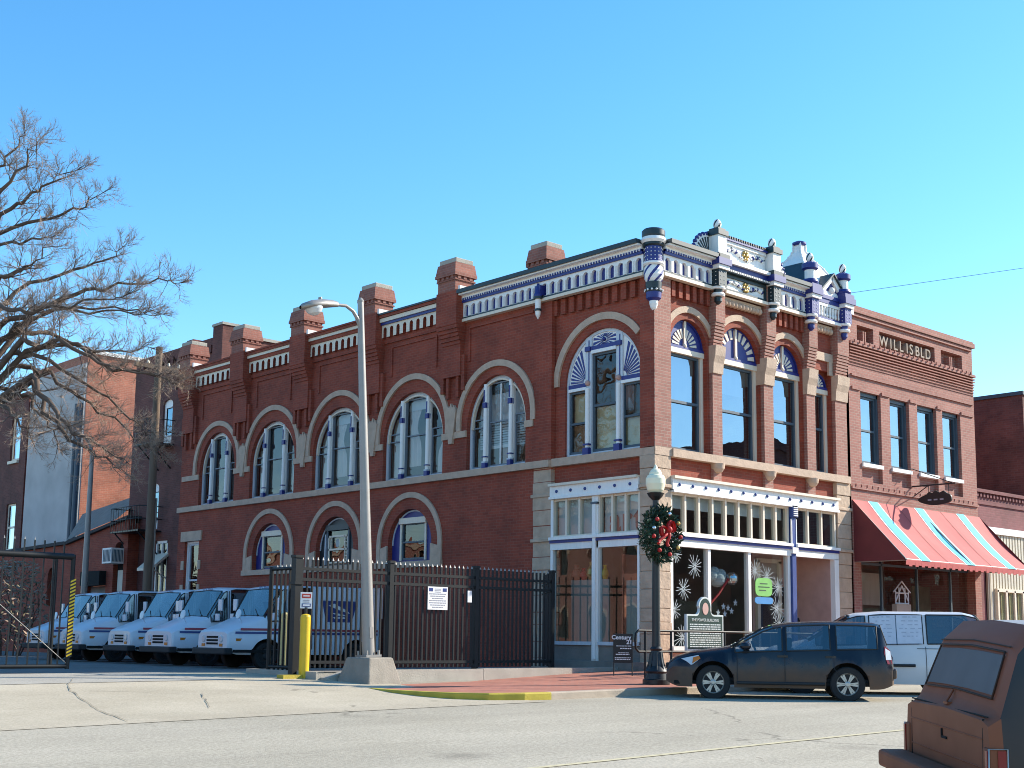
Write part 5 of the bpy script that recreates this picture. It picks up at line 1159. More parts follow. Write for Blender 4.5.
GT = thing('iron_gate', 'wide black sliding iron gate with a yellow and black taped end post', 'gate', (-11.15, 4.8, 0))
g = G(); fr = lambda u, v, w=0: (u, -w, v)
pickets(g, fr, -6.5, 0, .3, 2.72, .19, .012)
for z, r in ((2.38, .06), (.33, .04)): g.tube([(-6.5, 0, z), (0, 0, z)], r, 8, 0)
g.tube([(0, 0, .28), (0, 0, 2.42)], .045, 8); g.tube([(-.32, .02, .3), (-.32, .02, 2.38)], .03, 6); g.tube([(0, -.02, .36), (-2.4, -.02, 2.3)], .008, 5, 1); g.tube([(-6.5, 0, .28), (-6.5, 0, 2.42)], .045, 8)
g.build('leaf', ['fence_iron', 'galv'], GT)
g = G()
for k in range(22):
    z = .5 + k * .066; g.add([(-.052, -.058, z), (.052, -.058, z + .05), (.052, -.058, z + .083), (-.052, -.058, z + .033)], [(0, 1, 2, 3)], 0); P = [(-.012 + .0, -.056, z), (.05, -.056, z + .03), (.05, -.056, z + .063), (-.04, -.056, z + .033)]
    g.box(-.05, .05, -.055, -.05, z, z + .066, 1)
g.build('hazard_tape', ['yellow', 'sign_black'], GT)
t = thing('gate_post', 'plain iron post standing behind the sliding gate', 'post', (-12.6, 5.3, .15))
g = G(); g.box(-.06, .06, -.06, .06, 0, 2.6); g.box(-.08, .08, -.08, .08, 2.55, 2.62); g.build('post', 'fence_iron', t)
g = G(); fq = FY(0)
g.add([(-8.05, .76, .1), (-7.55, .76, .1), (-7.55, .76, .33), (-8.05, .76, .2), (-8.05, .98, .1), (-7.55, .98, .1), (-7.55, .98, .33), (-8.05, .98, .2)], [(0, 1, 2, 3), (4, 5, 6, 7), (3, 2, 6, 7), (0, 3, 7, 4)]); 
g.box(-7.55, -4.3, .76, .98, 0, .335); g.box(-4.29, -1.1, .76, .98, 0, .345); g.box(-1.09, -.36, .76, .98, 0, .35); g.build('low_kerb', 'concrete', label='low pale concrete kerb between the brick pavement and the fence', kind='structure')
g = G(); g.box(-8.14, -7.98, .985, 3.4, 0, .305); g.box(-7.98, -7.55, .985, 1.1, 0, .29); g.build('low_kerb', 'concrete', label='short end of the low concrete kerb beside the gate post', kind='structure')
sheet('planting_strip', [-8.1 + i * .45 for i in range(19)], [.97 + i * .4 for i in range(7)], lambda x, y: .3, 'concrete_dark', 'bare strip of ground along the foot of the fence')
# ------------------------------------------------------------------ small things on the pavement
t = thing('hand_rail', 'black pipe hand rail along the pavement in front of the shop', 'railing', (0, -1.28, 0))
g = G()
for z in (1.14, .72): g.tube([(-1.95, 0, z), (4.2, 0, z)], .024, 8)
g.tube([(-1.95, 0, 1.14), (-2.03, 0, 1.08), (-2.05, 0, .95), (-2.03, 0, .78), (-1.95, 0, .72)], .024, 8); g.build('rail', 'fence_iron', t)
for x in (-1.75, -.95, .8, 2.4, 4.1): g = G(); g.tube([(x, 0, zs(x, -1.28) - .05), (x, 0, 1.14)], .026, 8); g.build('post', 'fence_iron', t)
t = thing('shop_sign', 'black estate agent board on thin legs by the corner', 'sign', (-1.62, -.55, zs(-1.62, -.55)), R(-42))
g = G(); g.box(-.2, .2, -.012, .012, .26, .86, 0)
q = random.Random(6)
for z, u0, u1, h in ((.6, -.14, .17, .014), (.545, -.06, .17, .022), (.46, -.1, .12, .014), (.425, -.15, .13, .02), (.36, -.17, .16, .014), (.325, -.17, .15, .02)):
    u = u0
    while u < u1: L_ = q.uniform(.02, .06); g.box(u, min(u1, u + L_), -.016, -.012, z, z + h, 1); u += L_ + .008
o = g.build('board', ['sign_black', 'sign_white'], t)
text('lettering', 'Century', .12, 'sign_white', Matrix(((1, 0, 0, -.035), (0, 0, -1, -.014), (0, 1, 0, .78), (0, 0, 0, 1))), t, .003, bold=.003)
text('lettering', '21', .12, 'sign_white', Matrix(((1, 0, 0, .13), (0, 0, -1, -.014), (0, 1, 0, .685), (0, 0, 0, 1))), t, .003, bold=.004)
for x in (-.19, .19): g = G(); g.tube([(x, 0, 0), (x, 0, .86)], .012, 6); g.build('leg', 'black_iron', t)
t = thing('plaque', 'dark green historical plaque with a silver rim and round portrait', 'plaque', (.46, -1.0, zs(.48, -1) - .1))
g = G()
def outl(e): 
    P = [(-.58 - e, .62 - e), (.58 + e, .62 - e), (.58 + e, 1.32 + e), (.3, 1.32 + e)]
    P += [(.3 - .12 * math.sin(i * math.pi / 10), 1.32 + e + .12 - .12 * math.cos(i * math.pi / 10)) for i in range(1, 6)]
    P += [((.18 + e) * math.cos(R(10 + 160 * i / 14)), 1.5 + (.2 + e) * math.sin(R(10 + 160 * i / 14))) for i in range(15)]
    P += [(-x, y) for x, y in [(.3 - .12 * math.sin(i * math.pi / 10), 1.32 + e + .12 - .12 * math.cos(i * math.pi / 10)) for i in range(5, 0, -1)]] + [(-.3, 1.32 + e), (-.58 - e, 1.32 + e)]
    return P
f0 = lambda u, v, w=0: (u, -w, v)
g.prism(f0, outl(.035), -.035, .03, 1); g.prism(f0, outl(0), .0, .034, 0)
q = random.Random(9)
for k in range(11):
    z = 1.13 - k * .047; u = -.52
    while u < .52: L_ = q.uniform(.02, .09); g.cb(f0, u, min(.52, u + L_), z, z + .024, .034, .037, 1); u += L_ + .014
g.build('panel', ['sign_green', 'sign_silver'], t)
text('lettering', 'THE POWER BUILDING', .088, 'sign_silver', Matrix(((1, 0, 0, 0), (0, 0, -1, -.036), (0, 1, 0, 1.235), (0, 0, 0, 1))), t, .003)
g = G(); g.prism(f0, [(.1 * math.cos(i * .3927), 1.48 + .13 * math.sin(i * .3927)) for i in range(16)], .034, .042); g.build('portrait_disc', 'pink', t)
g = G(); g.tube([(0, 0, -.1), (0, 0, .6)], .05, 10); g.box(-.1, .1, -.05, .05, .56, .62); g.build('post', 'sign_silver', t)
t = thing('overhead_wire', 'thin dark overhead wire crossing the sky at the right', 'wire')
g = G(); g.tube([(11.5, 4.4, 11.55), (12.84, 3.18, 11.77), (16.89, -.51, 12.65), (24, -7, 14.3)], .007, 5); g.build('wire', 'rubber', t)
# ------------------------------------------------------------------ vehicles
def table(T):
    def f(x):
        if x <= T[0][0]: return T[0][1]
        for a, b in zip(T, T[1:]):
            if x <= b[0]: return a[1] + (b[1] - a[1]) * (x - a[0]) / max(1e-9, b[0] - a[0])
        return T[-1][1]
    return f
class Car:
    """x runs from the front (0) to the rear; lofted body shell with wheel arches"""
    def __init__(s, L, roof, belt, wid, wb, wr, zb, ax, rw, ra, mid=.7, crown=.025, xs=()):
        s.L = L; s.roof = table(roof); s.belt = table(belt); s.wid = table(wid); s.wb = table(wb); s.wr = table(wr); s.zb0 = zb; s.ax = ax; s.rw = rw; s.ra = ra; s.mid = mid; s.crown = crown
        st = {0, L} | {x for T in (roof, belt, wid, wb, wr) for x, _ in T if 0 <= x <= L} | {L * i / 34 for i in range(35)} | set(xs)
        for a in ax: st |= {a + ra * math.cos(math.pi * i / 12) for i in range(13)} | {a - ra - .004, a + ra + .004}
        s.X = sorted(x for x in st if 0 <= x <= L)
    def bottom(s, x):
        z = s.zb0 + (.10 * max(0, 1 - x / .3) ** 2) + (.10 * max(0, 1 - (s.L - x) / .35) ** 2)
        for a in s.ax:
            if abs(x - a) < s.ra: z = max(z, s.rw + math.sqrt(max(0, s.ra ** 2 - (x - a) ** 2)))
        return z
    def ring(s, x):
        zb = s.bottom(x); w_ = s.wid(x); be = min(s.belt(x), s.roof(x) - .02); ro = s.roof(x); md = min(s.mid, be - .04)
        H = [(w_ - .03, zb), (w_, max(zb + .004, min(md - .12, .5))), (w_ + .004, max(zb + .008, md)), (s.wb(x), max(be, zb + .02)), (s.wr(x) + .0, max(ro - .055, be + .005)), (s.wr(x) - .09, ro), (0, ro + s.crown)]
        return [(x, y, z) for y, z in H] + [(x, -y, z) for y, z in H[-2::-1]]
    def body(s, mats, parent, sidewin=(), screens=(), name='body', mi=None, label=None, gm='glass_car'):
        s.X = sorted(set(s.X) | {q for ab in list(sidewin) + list(screens) for q in ab})
        g = G(); Rg = [s.ring(x) for x in s.X]; n = len(Rg[0]); SW = {}; SC = {}
        for a, b in zip(Rg, Rg[1:]):
            xm = (a[0][0] + b[0][0]) / 2
            for i in range(n - 1):
                j = min(i, n - 2 - i); q = [a[i], a[i + 1], b[i + 1], b[i]]
                if j == 3:
                    k = next((k for k, (p, r) in enumerate(sidewin) if p < xm < r), None)
                    if k is not None: SW.setdefault((k, i), []).append(q); continue
                if j >= 4:
                    k = next((k for k, (p, r) in enumerate(screens) if p < xm < r), None)
                    if k is not None: SC.setdefault(k, []).append(q); continue
                g.add(q, [(0, 1, 2, 3)], mi(xm, j) if mi else 0, False)
        g.add(Rg[0], [tuple(range(n))], mi(0, 9) if mi else 0); g.add(Rg[-1], [tuple(range(n))[::-1]], mi(s.L, 9) if mi else 0)
        for nm, D in (('window', SW), ('windscreen', SC)):
            for k, qs in D.items():
                h = G()
                for q in qs: h.add(q, [(0, 1, 2, 3)])
                h.build(nm, gm[k if isinstance(k, int) else k[0]] if isinstance(gm, (list, tuple)) and nm == 'windscreen' else (gm if isinstance(gm, str) else 'glass_car'), parent)
        h = G()
        for sd in (-1, 1):
            for (p, r) in sidewin:
                m_ = [x for x in s.X if p <= x <= r]
                h.tube([s.side(x, 0, sd, .004) for x in m_] + [s.side(x, 1, sd, .004) for x in m_[::-1]] + [s.side(p, 0, sd, .004)], .014, 5)
        for (p, r) in screens:
            P = [s.top(p, f) for f in (-1, -.5, 0, .5, 1)] + [s.top(x, 1) for x in s.X if p < x < r] + [s.top(r, f) for f in (1, .5, 0, -.5, -1)] + [s.top(x, -1) for x in s.X[::-1] if p < x < r]; h.tube(P + [P[0]], .014, 5)
        if h.V: h.build('window_trim', 'rubber', parent)
        o = g.build(name, mats, parent, label)
        # one welded skin, shaded smooth except at real creases
        import bmesh
        bm = bmesh.new(); bm.from_mesh(o.data); bmesh.ops.remove_doubles(bm, verts=bm.verts, dist=.0008); bmesh.ops.recalc_face_normals(bm, faces=bm.faces)
        for f in bm.faces: f.smooth = True
        for e in bm.edges: e.smooth = len(e.link_faces) == 2 and e.calc_face_angle(0) < R(32)
        bm.to_mesh(o.data); bm.free()
        g = G()
        g.box(.15, s.L - .15, -s.wid(s.L / 2) + .09, s.wid(s.L / 2) - .09, s.zb0 + .05, s.zb0 + .12)
        for a in s.ax:
            for sd in (-1, 1):
                y0, y1 = sorted((sd * (s.wid(a) - .32), sd * (s.wid(a) - .03)))
                for k in range(12):
                    t0, t1 = math.pi * k / 12, math.pi * (k + 1) / 12; r = s.ra + .004
                    g.add([(a + r * math.cos(q), y, s.rw + r * math.sin(q)) for q in (t0, t1) for y in (y0, y1)], [(0, 1, 3, 2)])
                yi = sd * (s.wid(a) - .32); g.add([(a + s.ra * math.cos(math.pi * k / 12), yi, s.rw + s.ra * math.sin(math.pi * k / 12)) for k in range(13)], [tuple(range(13))])
        g.build('underbody', 'dark_under', parent)
        return o
    def side(s, x, t, sd, off=.0):
        y0, z0 = s.wb(x), min(s.belt(x), s.roof(x) - .02); y1, z1 = s.wr(x), s.roof(x) - .055
        return (x, sd * (y0 + (y1 - y0) * t + off), z0 + (z1 - z0) * t + off * .2)
    def low(s, x, z, sd, off=0):
        be = min(s.belt(x), s.roof(x) - .02); md = min(s.mid, be - .04)
        y = s.wid(x) + .004 if z < md else s.wid(x) + .004 + (s.wb(x) - s.wid(x) - .004) * (z - md) / max(.01, be - md)
        return (x, sd * (y + off), z)
    def sidepanel(s, g, pts, sd, off, m=0, fn='side'):
        # pts outline in (x, t); filled as a fan strip so it follows the skin
        P = [(s.side if fn == 'side' else s.low)(x, t, sd, off) for x, t in pts]; g.add(P, [tuple(range(len(P)))], m)
    def top(s, x, f, off=0):
        y = (s.wr(x) - .09) * f; return (x, y, s.roof(x) + s.crown * (1 - abs(f)) + off)
def wheel(parent, x, y, r, sd, style, w_=.2):
    o = G(); prof = [(r * .66, -w_ / 2), (r * .94, -w_ / 2), (r, -w_ * .34), (r, w_ * .34), (r * .94, w_ / 2), (r * .66, w_ / 2), (r * .64, w_ * .3)]
    Mx = Matrix.Translation((x, y, r)) @ Matrix.Rotation(R(-90 * sd), 4, 'X')
    o.T = Mx; o.lathe(prof, (0, 0, 0), 28, 0); wh = o.build('wheel', 'tyre', parent)
    g = G(Mx); zf_ = w_ * .38
    g.lathe([(r * .66, -.02), (r * .66, zf_), (r * .62, zf_ + .01), (r * .58, zf_ - .01), (r * .56, zf_ - .06)], (0, 0, 0), 28, 0)
    g.lathe([(r * .56, zf_ - .09), (r * .56, zf_ - .085)], (0, 0, 0), 20, 1)
    if style == 'spoke':
        for k in range(6):
            for d in (-.13, .13):
                a = k * math.pi / 3 + d; c, q = math.cos(a), math.sin(a); e = r * .045
                P = [(c * r * .12 - q * e, q * r * .12 + c * e), (c * r * .12 + q * e, q * r * .12 - c * e), (c * r * .6 + q * e * 1.3, q * r * .6 - c * e * 1.3), (c * r * .6 - q * e * 1.3, q * r * .6 + c * e * 1.3)]
                g.prism(lambda u, v, ww=0: (u, v, ww), P, zf_ - .06, zf_ - .005, 0)
        g.lathe([(r * .17, zf_ - .07), (r * .17, zf_ + .0), (r * .1, zf_ + .012)], (0, 0, 0), 14, 0)
    else:
        g.lathe([(r * .58, zf_ - .05), (r * .3, zf_ - .02), (r * .22, zf_ + .02), (r * .02, zf_ + .03)], (0, 0, 0), 20, 2)
    g.build('rim', ['alloy' if style == 'spoke' else 'rubber', 'dark_under', 'rubber'], wh)
    return wh
def seats(parent, rows, zt, wd=.5):
    for x in rows:
        for y in (-.37, .37):
            g = G(); g.box(x - .05, x + .1, y - .24, y + .24, .5, zt); g.box(x - .5, x, y - .25, y + .25, .42, .55); g.box(x - .02, x + .07, y - .13, y + .13, zt, zt + .2)
            g.build('seat', 'seat', parent, bevel=.03)
# --- dark dusty estate car
FP_ = CAM + fw * 22.8 + rt * (22.8 * .1529); F0 = Vector((FP_.x, FP_.y)); dv = Vector((rt.x - .15 * fw.x, rt.y - .15 * fw.y)).normalized(); SCF = .885
ax = (.90, 3.425)
nrm = Vector((-dv.y, dv.x)); nrm = nrm if nrm.y > 0 else -nrm       # points to the far side
orig = F0 - dv * ax[0] * SCF + nrm * .80 * SCF
FO = thing('parked_car', 'dark blue dusty estate car parked at the kerb', 'car', (orig.x, orig.y, -.04), math.atan2(dv.y, dv.x)); FO.scale = (SCF,) * 3
C1 = Car(4.3, [(0, .60), (.05, .70), (.2, .80), (.5, .90), (1.15, .995), (1.25, 1.02), (1.5, 1.17), (1.85, 1.36), (2.05, 1.43), (2.4, 1.48), (3.0, 1.505), (3.7, 1.50), (4.0, 1.485), (4.08, 1.45), (4.20, 1.08), (4.25, .95), (4.3, .88)],
         [(0, .55), (.2, .72), (.5, .80), (1.2, .90), (2, .935), (3.5, .985), (4.05, 1.0), (4.2, .97), (4.3, .85)],
         [(0, .56), (.06, .68), (.2, .79), (.5, .855), (1, .87), (3.8, .87), (4.12, .83), (4.26, .75), (4.3, .68)], [(0, .5), (.2, .68), (.6, .78), (1.2, .80), (2, .81), (3.6, .80), (4.05, .76), (4.3, .62)],
         [(0, .48), (.2, .66), (.6, .74), (1.2, .74), (1.5, .70), (2.05, .60), (2.6, .60), (3.6, .61), (4.05, .59), (4.2, .62), (4.3, .58)], .24, ax, .33, .40, .62)

C1.body('forester_paint', FO, [(1.32, 2.22), (2.30, 3.12), (3.24, 4.0)], [(1.25, 2.05), (4.08, 4.2)], label='dark blue body, brown with road dust along the bottom')
seats(FO, (2.35, 3.2), 1.0)
g = G(); g.box(1.2, 1.6, -.65, .65, .6, .96); g.box(1.2, 4.0, -.7, .7, .36, .42); g.build('dashboard', 'car_interior', FO)
g = G(); g.T = Matrix.Translation((1.75, .37, .95)) @ Matrix.Rotation(R(65), 4, 'Y'); P = [(.18 * math.cos(i * math.pi / 9), .18 * math.sin(i * math.pi / 9), 0) for i in range(19)]; g.tube(P, .018, 6); g.build('steering_wheel', 'rubber', FO)
for a in ax:
    for sd in (-1, 1): wheel(FO, a, sd * .765, .33, sd, 'spoke')
for sd in (-1, 1):
    g = G(); g.add([C1.low(x, z, sd, .012) for x, z in ((.1, .64), (.5, .66), (.66, .78), (.62, .845), (.3, .775), (.14, .71))], [tuple(range(6))], 0)
    g.add([C1.low(x, z, sd, .016) for x, z in ((.5, .68), (.66, .78), (.63, .83), (.52, .80))], [(0, 1, 2, 3)], 1); g.build('headlight', ['lamp_clear', 'amber'], FO)
    g = G(); g.add([C1.low(x, z, sd, .012) for x, z in ((4.18, .72), (4.28, .72), (4.25, .98), (4.14, 1.06), (4.12, .93))], [tuple(range(5))], 0); g.add([C1.low(x, z, sd, .016) for x, z in ((4.15, .8), (4.265, .8), (4.25, .96), (4.15, 1.02))], [(0, 1, 2, 3)], 1); g.build('tail_light', ['lamp_red', 'lamp_clear'], FO)
    g = G(); g.T = Matrix.Translation((1.52, sd * .93, 1.0)); g.ball((0, 0, .03), .11, 0, 10, .75); g.box(-.02, .05, -.12 if sd > 0 else .0, 0 if sd > 0 else .12, -.03, .02); g.build('mirror', 'forester_paint', FO)
    for x in (2.12, 3.02): g = G(); y = C1.low(x, .86, sd, .015)[1]; g.box(x, x + .2, min(y, y - sd * .03), max(y, y - sd * .03), .82, .86); g.build('handle', 'forester_paint', FO)
    g = G()
    for x in (1.36, 2.26, 3.18):
        P = [C1.low(x + (.1 if x > 3 and z < .6 else 0), z, sd, .004) for z in (.36, .5, .62, .75, .88)]; g.tube(P, .007, 4)
    P = [C1.low(x, .33, sd, .002) for x in (1.35, 2, 3.0)]; g.tube(P, .03, 6)
    g.build('side_trim', 'rubber', FO)
g = G(); g.box(-.02, .1, -.4, .4, .58, .68); g.box(-.01, .1, -.5, .5, .34, .46); g.build('grille', 'rubber', FO)
g = G(); g.box(4.23, 4.36, -.70, .70, .44, .64); g.build('rear_bumper', 'forester_paint', FO, bevel=.04)
# --- white van with paper in its windows
dv2 = dv; SCV = .92; VC = CAM + fw * 24.6 + rt * (24.6 * (994 - 512) / 1315)
orig = Vector((VC.x, VC.y)) - dv2 * 4.8 * SCV + nrm * .9 * SCV
VN = thing('parked_van', 'white van with paper sheets covering its side windows behind the dark car', 'van', (orig.x, orig.y, -.03), math.atan2(dv2.y, dv2.x)); VN.scale = (SCV,) * 3
axv = (.95, 3.85)
C2 = Car(4.85, [(0, .65), (.1, .80), (.4, .95), (1.0, 1.08), (1.1, 1.12), (1.9, 1.60), (2.1, 1.66), (2.6, 1.70), (4.2, 1.70), (4.45, 1.64), (4.72, 1.3), (4.8, 1.05), (4.85, .85)],
         [(0, .6), (.3, .85), (1.1, 1.0), (4.6, 1.08), (4.85, .8)], [(0, .7), (.2, .85), (.6, .93), (4.5, .94), (4.85, .84)], [(0, .6), (.3, .78), (1, .86), (4.5, .88), (4.85, .8)],
         [(0, .55), (.3, .7), (1.0, .78), (2.0, .70), (4.2, .70), (4.85, .72)], .24, axv, .33, .39, .66)
C2.body('van_white', VN, [(1.25, 2.25), (2.33, 3.38), (3.46, 4.52)], [(1.1, 1.95), (4.42, 4.72)])
seats(VN, (2.0, 2.9), 1.0)
for a in axv:
    for sd in (-1, 1): wheel(VN, a, sd * .81, .33, sd, 'plain')
for sd in (-1, 1):
    g = G(); g.add([C2.low(x, z, sd, .01) for x, z in ((.1, .62), (.45, .66), (.5, .8), (.15, .76))], [(0, 1, 2, 3)]); g.build('headlight', 'lamp_clear', VN)
    g = G(); g.add([C2.low(x, z, sd, .01) for x, z in ((4.62, .75), (4.8, .75), (4.78, 1.0), (4.64, 1.05))], [(0, 1, 2, 3)]); g.build('tail_light', 'lamp_red', VN)
    g = G(); P = [C2.low(x, .62, sd, .012) for x in (.6, 1.4, 2.2, 3.2)]; g.tube(P, .03, 6); g.tube([C2.low(x, .62, sd, .012) for x in (4.3, 4.75)], .03, 6)
    for x in (2.29, 3.42): g.tube([C2.low(x, z, sd, .003) for z in (.34, .5, .66, .85, 1.0)], .007, 4)
    g.tube([C2.low(x, .96, sd, .003) for x in (3.25, 3.8, 4.5)], .008, 4); g.build('side_trim', 'rubber', VN)
    g = G(); p = C2.low(2.5, .9, sd, .012); g.T = Matrix.Translation(p); g.ball((0, 0, 0), .02, 0, 8); g.box(-.1, .1, -.012, .012, -.045, .045); g.build('handle', 'rubber', VN, bevel=.02)
    g = G(); g.T = Matrix.Translation((1.4, sd * 1.0, 1.08)); g.box(-.06, .06, -.1, .1, -.07, .09); g.build('mirror', 'rubber', VN, bevel=.02)
g = G(); g.box(4.78, 4.93, -.8, .8, .36, .58); g.build('rear_bumper', 'van_white', VN, bevel=.04)
sd = 1 if Vector((-math.sin(VN.rotation_euler.z), math.cos(VN.rotation_euler.z))).dot(Vector((fw.x, fw.y))) < 0 else -1
for x0, x1, lb in ((2.34, 2.85, 'left paper sheet with faint writing taped inside the van side window'), (2.87, 3.38, 'right paper sheet with faint writing taped inside the van side window')):
    g = G(); P = [C2.side(x0, -.02, sd, .012), C2.side(x1, -.02, sd, .012), C2.side(x1, .98, sd, .012), C2.side(x0, .98, sd, .012)]; g.add(P, [(0, 1, 2, 3)], 0)
    q = random.Random(int(x0 * 50))
    for k in range(6):
        t = .9 - k * .13; a = x0 + .04 + q.uniform(0, .1); 
        while a < x1 - .08: L_ = q.uniform(.03, .1); g.add([C2.side(a, t, sd, .015), C2.side(a + L_, t, sd, .015), C2.side(a + L_, t + .035, sd, .015), C2.side(a, t + .035, sd, .015)], [(0, 1, 2, 3)], 1); a += L_ + q.uniform(.02, .09)
    g.build('paper_sheet', ['paper', 'pale_ink'], label=lb, cat='paper', group='paper sheets on the van').matrix_world = Matrix.LocRotScale(VN.location, VN.rotation_euler, VN.scale)
# --- five mail trucks
MTK = thing('mail_truck', 'nearest mail truck, its long side behind the iron fence', 'mail truck', (-5.02, 10.2, .11), 0, 'white mail trucks parked in a row')
axm = (1.05, 3.72)
C3 = Car(4.45, [(0, .90), (.06, .95), (.5, 1.12), (.98, 1.30), (1.0, 1.31), (1.42, 2.0), (1.5, 2.06), (1.75, 2.10), (4.35, 2.12), (4.45, 2.08)],
         [(0, .72), (.3, .88), (.98, 1.16), (1.3, 1.20), (4.45, 1.22)], [(0, .70), (.05, .735), (.5, .80), (1.0, .88), (1.5, .94), (4.45, .94)], [(0, .69), (.05, .73), (.5, .77), (1.0, .84), (1.5, .92), (4.45, .93)],
         [(0, .68), (.05, .71), (.5, .72), (.98, .80), (1.42, .84), (1.6, .88), (4.45, .88)], .36, axm, .33, .42, .66)
C3.body('mail_white', MTK, [(1.06, 1.5), (1.62, 2.25)], [(1.0, 1.42)])
g = G(); g.box(2.3, 2.34, -.85, .85, .5, 2.0); g.box(.98, 2.3, -.84, .84, .45, .5); g.box(1.0, 1.3, -.8, .8, .8, 1.22); g.build('cab_interior', 'car_interior', MTK)
for a in axm:
    for sd in (-1, 1): wheel(MTK, a, sd * (.74 if a < 2 else .80), .33, sd, 'plain')
g = G(); g.box(-.12, .12, -.8, .8, .36, .52, 0); g.build('bumper', 'rubber', MTK, bevel=.03)
g = G()
for k in range(3): g.box(-.012, .0, -.27, .27, .6 + k * .08, .65 + k * .08)
g.build('grille', 'dark_under', MTK)
for sd in (-1, 1):
    g = G(); g.T = Matrix.Translation((0, sd * .43, .74)) @ Matrix.Rotation(R(-90), 4, 'Y'); g.lathe([(.085, 0), (.085, .012), (.07, .02)], (0, 0, 0), 14); g.build('headlight', 'lamp_clear', MTK)
    g = G(); g.box(-.015, 0, sd * .43 - .07, sd * .43 + .07, .555, .625); g.build('indicator', 'amber', MTK)
    g = G(); p = C3.low(.3, .72, sd, .008); g.box(.22, .42, min(p[1], p[1] - sd * .03), max(p[1], p[1] - sd * .03), .69, .755); g.build('side_marker', 'amber', MTK)
    g = G()
    for z, m, x0 in ((.88, 0, .2), (.965, 1, .34)):
        pts = [x0 + (4.4 - x0) * i / 16 for i in range(17)]
        zz = [.87 + (z - .88) - .0 * x for x in pts]
        for i in range(16): g.add([C3.low(pts[i], zz[i], sd, .016), C3.low(pts[i + 1], zz[i + 1], sd, .016), C3.low(pts[i + 1], zz[i + 1] + .055, sd, .016), C3.low(pts[i], zz[i] + .055, sd, .016)], [(0, 1, 2, 3)], m)
    g.build('stripe', ['mail_blue', 'mail_red'], MTK)
    g = G(); y = sd * .945
    y0, y1 = sorted((y, y + sd * .004)); ysd = sd * .949
    W = lambda pts, m, o: g.add([(x, sd * (C3.wb(3) + (C3.wr(3) - C3.wb(3)) * max(0, (z - 1.2) / .85) + .008 + o), z) for x, z in pts], [tuple(range(len(pts)))], m)
    W([(2.75, 1.2), (3.55, 1.2), (3.75, 1.75), (2.62, 1.75)], 0, 0)
    for pts in ([(2.82, 1.62), (3.0, 1.68), (3.42, 1.5), (3.5, 1.42), (3.2, 1.5)], [(2.9, 1.44), (3.2, 1.42), (3.45, 1.36), (3.1, 1.37)], [(2.95, 1.33), (3.3, 1.34), (3.4, 1.29), (3.0, 1.29)]): W(pts, 1, .003)
    g.build('eagle_emblem', ['mail_blue', 'sign_white'], MTK)
    for z, h in ((1.62, .3), (1.3, .18)):
        g = G(); x = 1.2 if z > 1.5 else 1.12; g.box(x, x + .05, sd * 1.02 - .09, sd * 1.02 + .09, z - h / 2, z + h / 2); g.tube([(x + .03, sd * 1.02, z - h / 2), (x + .2, sd * .86, 1.25)], .012, 5); g.build('mirror', 'rubber' if False else 'mail_white', MTK, bevel=.015)
    g = G()
    for x in (1.56, 2.32): g.tube([(x, sd * (C3.low(x, z, 1, .004)[1] if z < 1.2 else C3.side(x, (z - 1.2) / .84, 1, .004)[1]), z) for z in (.5, .66, .9, 1.19, 1.5, 2.0)], .01, 4)
    g.build('door_seam', 'rubber', MTK)
g = G(); g.tube([(.55, -.5, 1.1), (.4, -.56, 1.3)], .012, 5); g.T = Matrix.Translation((.37, -.58, 1.36)) @ Matrix.Rotation(R(-80), 4, 'Y'); g.lathe([(.01, -.03), (.12, -.01), (.12, .01), (.01, .015)], (0, 0, 0), 14); g.build('convex_mirror', 'mail_white', MTK)
for y in (-.45, .15): g = G(); g.tube([(1.0, y, 1.33), (1.1, y + .28, 1.5)], .01, 4); g.ball((1.0, y, 1.33), .03, 0, 6); g.build('wiper', 'rubber', MTK)
text('lettering', 'U.S. MAIL', .13, 'mail_blue', Matrix(((0, 0, -1, 1.44), (-1, 0, 0, 0), (0, 1, 0, 2.055 - .0), (0, 0, 0, 1))), MTK, .002, label=None)
bpy.data.objects[[o.name for o in COL.objects if o.name.startswith('lettering')][-1]].location.x = -.0
TL = ['second mail truck from the fence, half overlapped by the nearest one', 'middle mail truck of the row in the lot', 'fourth mail truck from the fence, next to the farthest', 'farthest mail truck, partly behind the sliding gate']
for k, (y, lb) in enumerate(zip((12.88, 15.58, 18.15, 21.2), TL)):
    c = copy_tree(MTK); c.location = (-5.02 + (-.08, .14, -.12, .1)[k], y, .11); c.rotation_euler.z = R((1.4, -1.2, .9, -2)[k]); c['label'] = lb
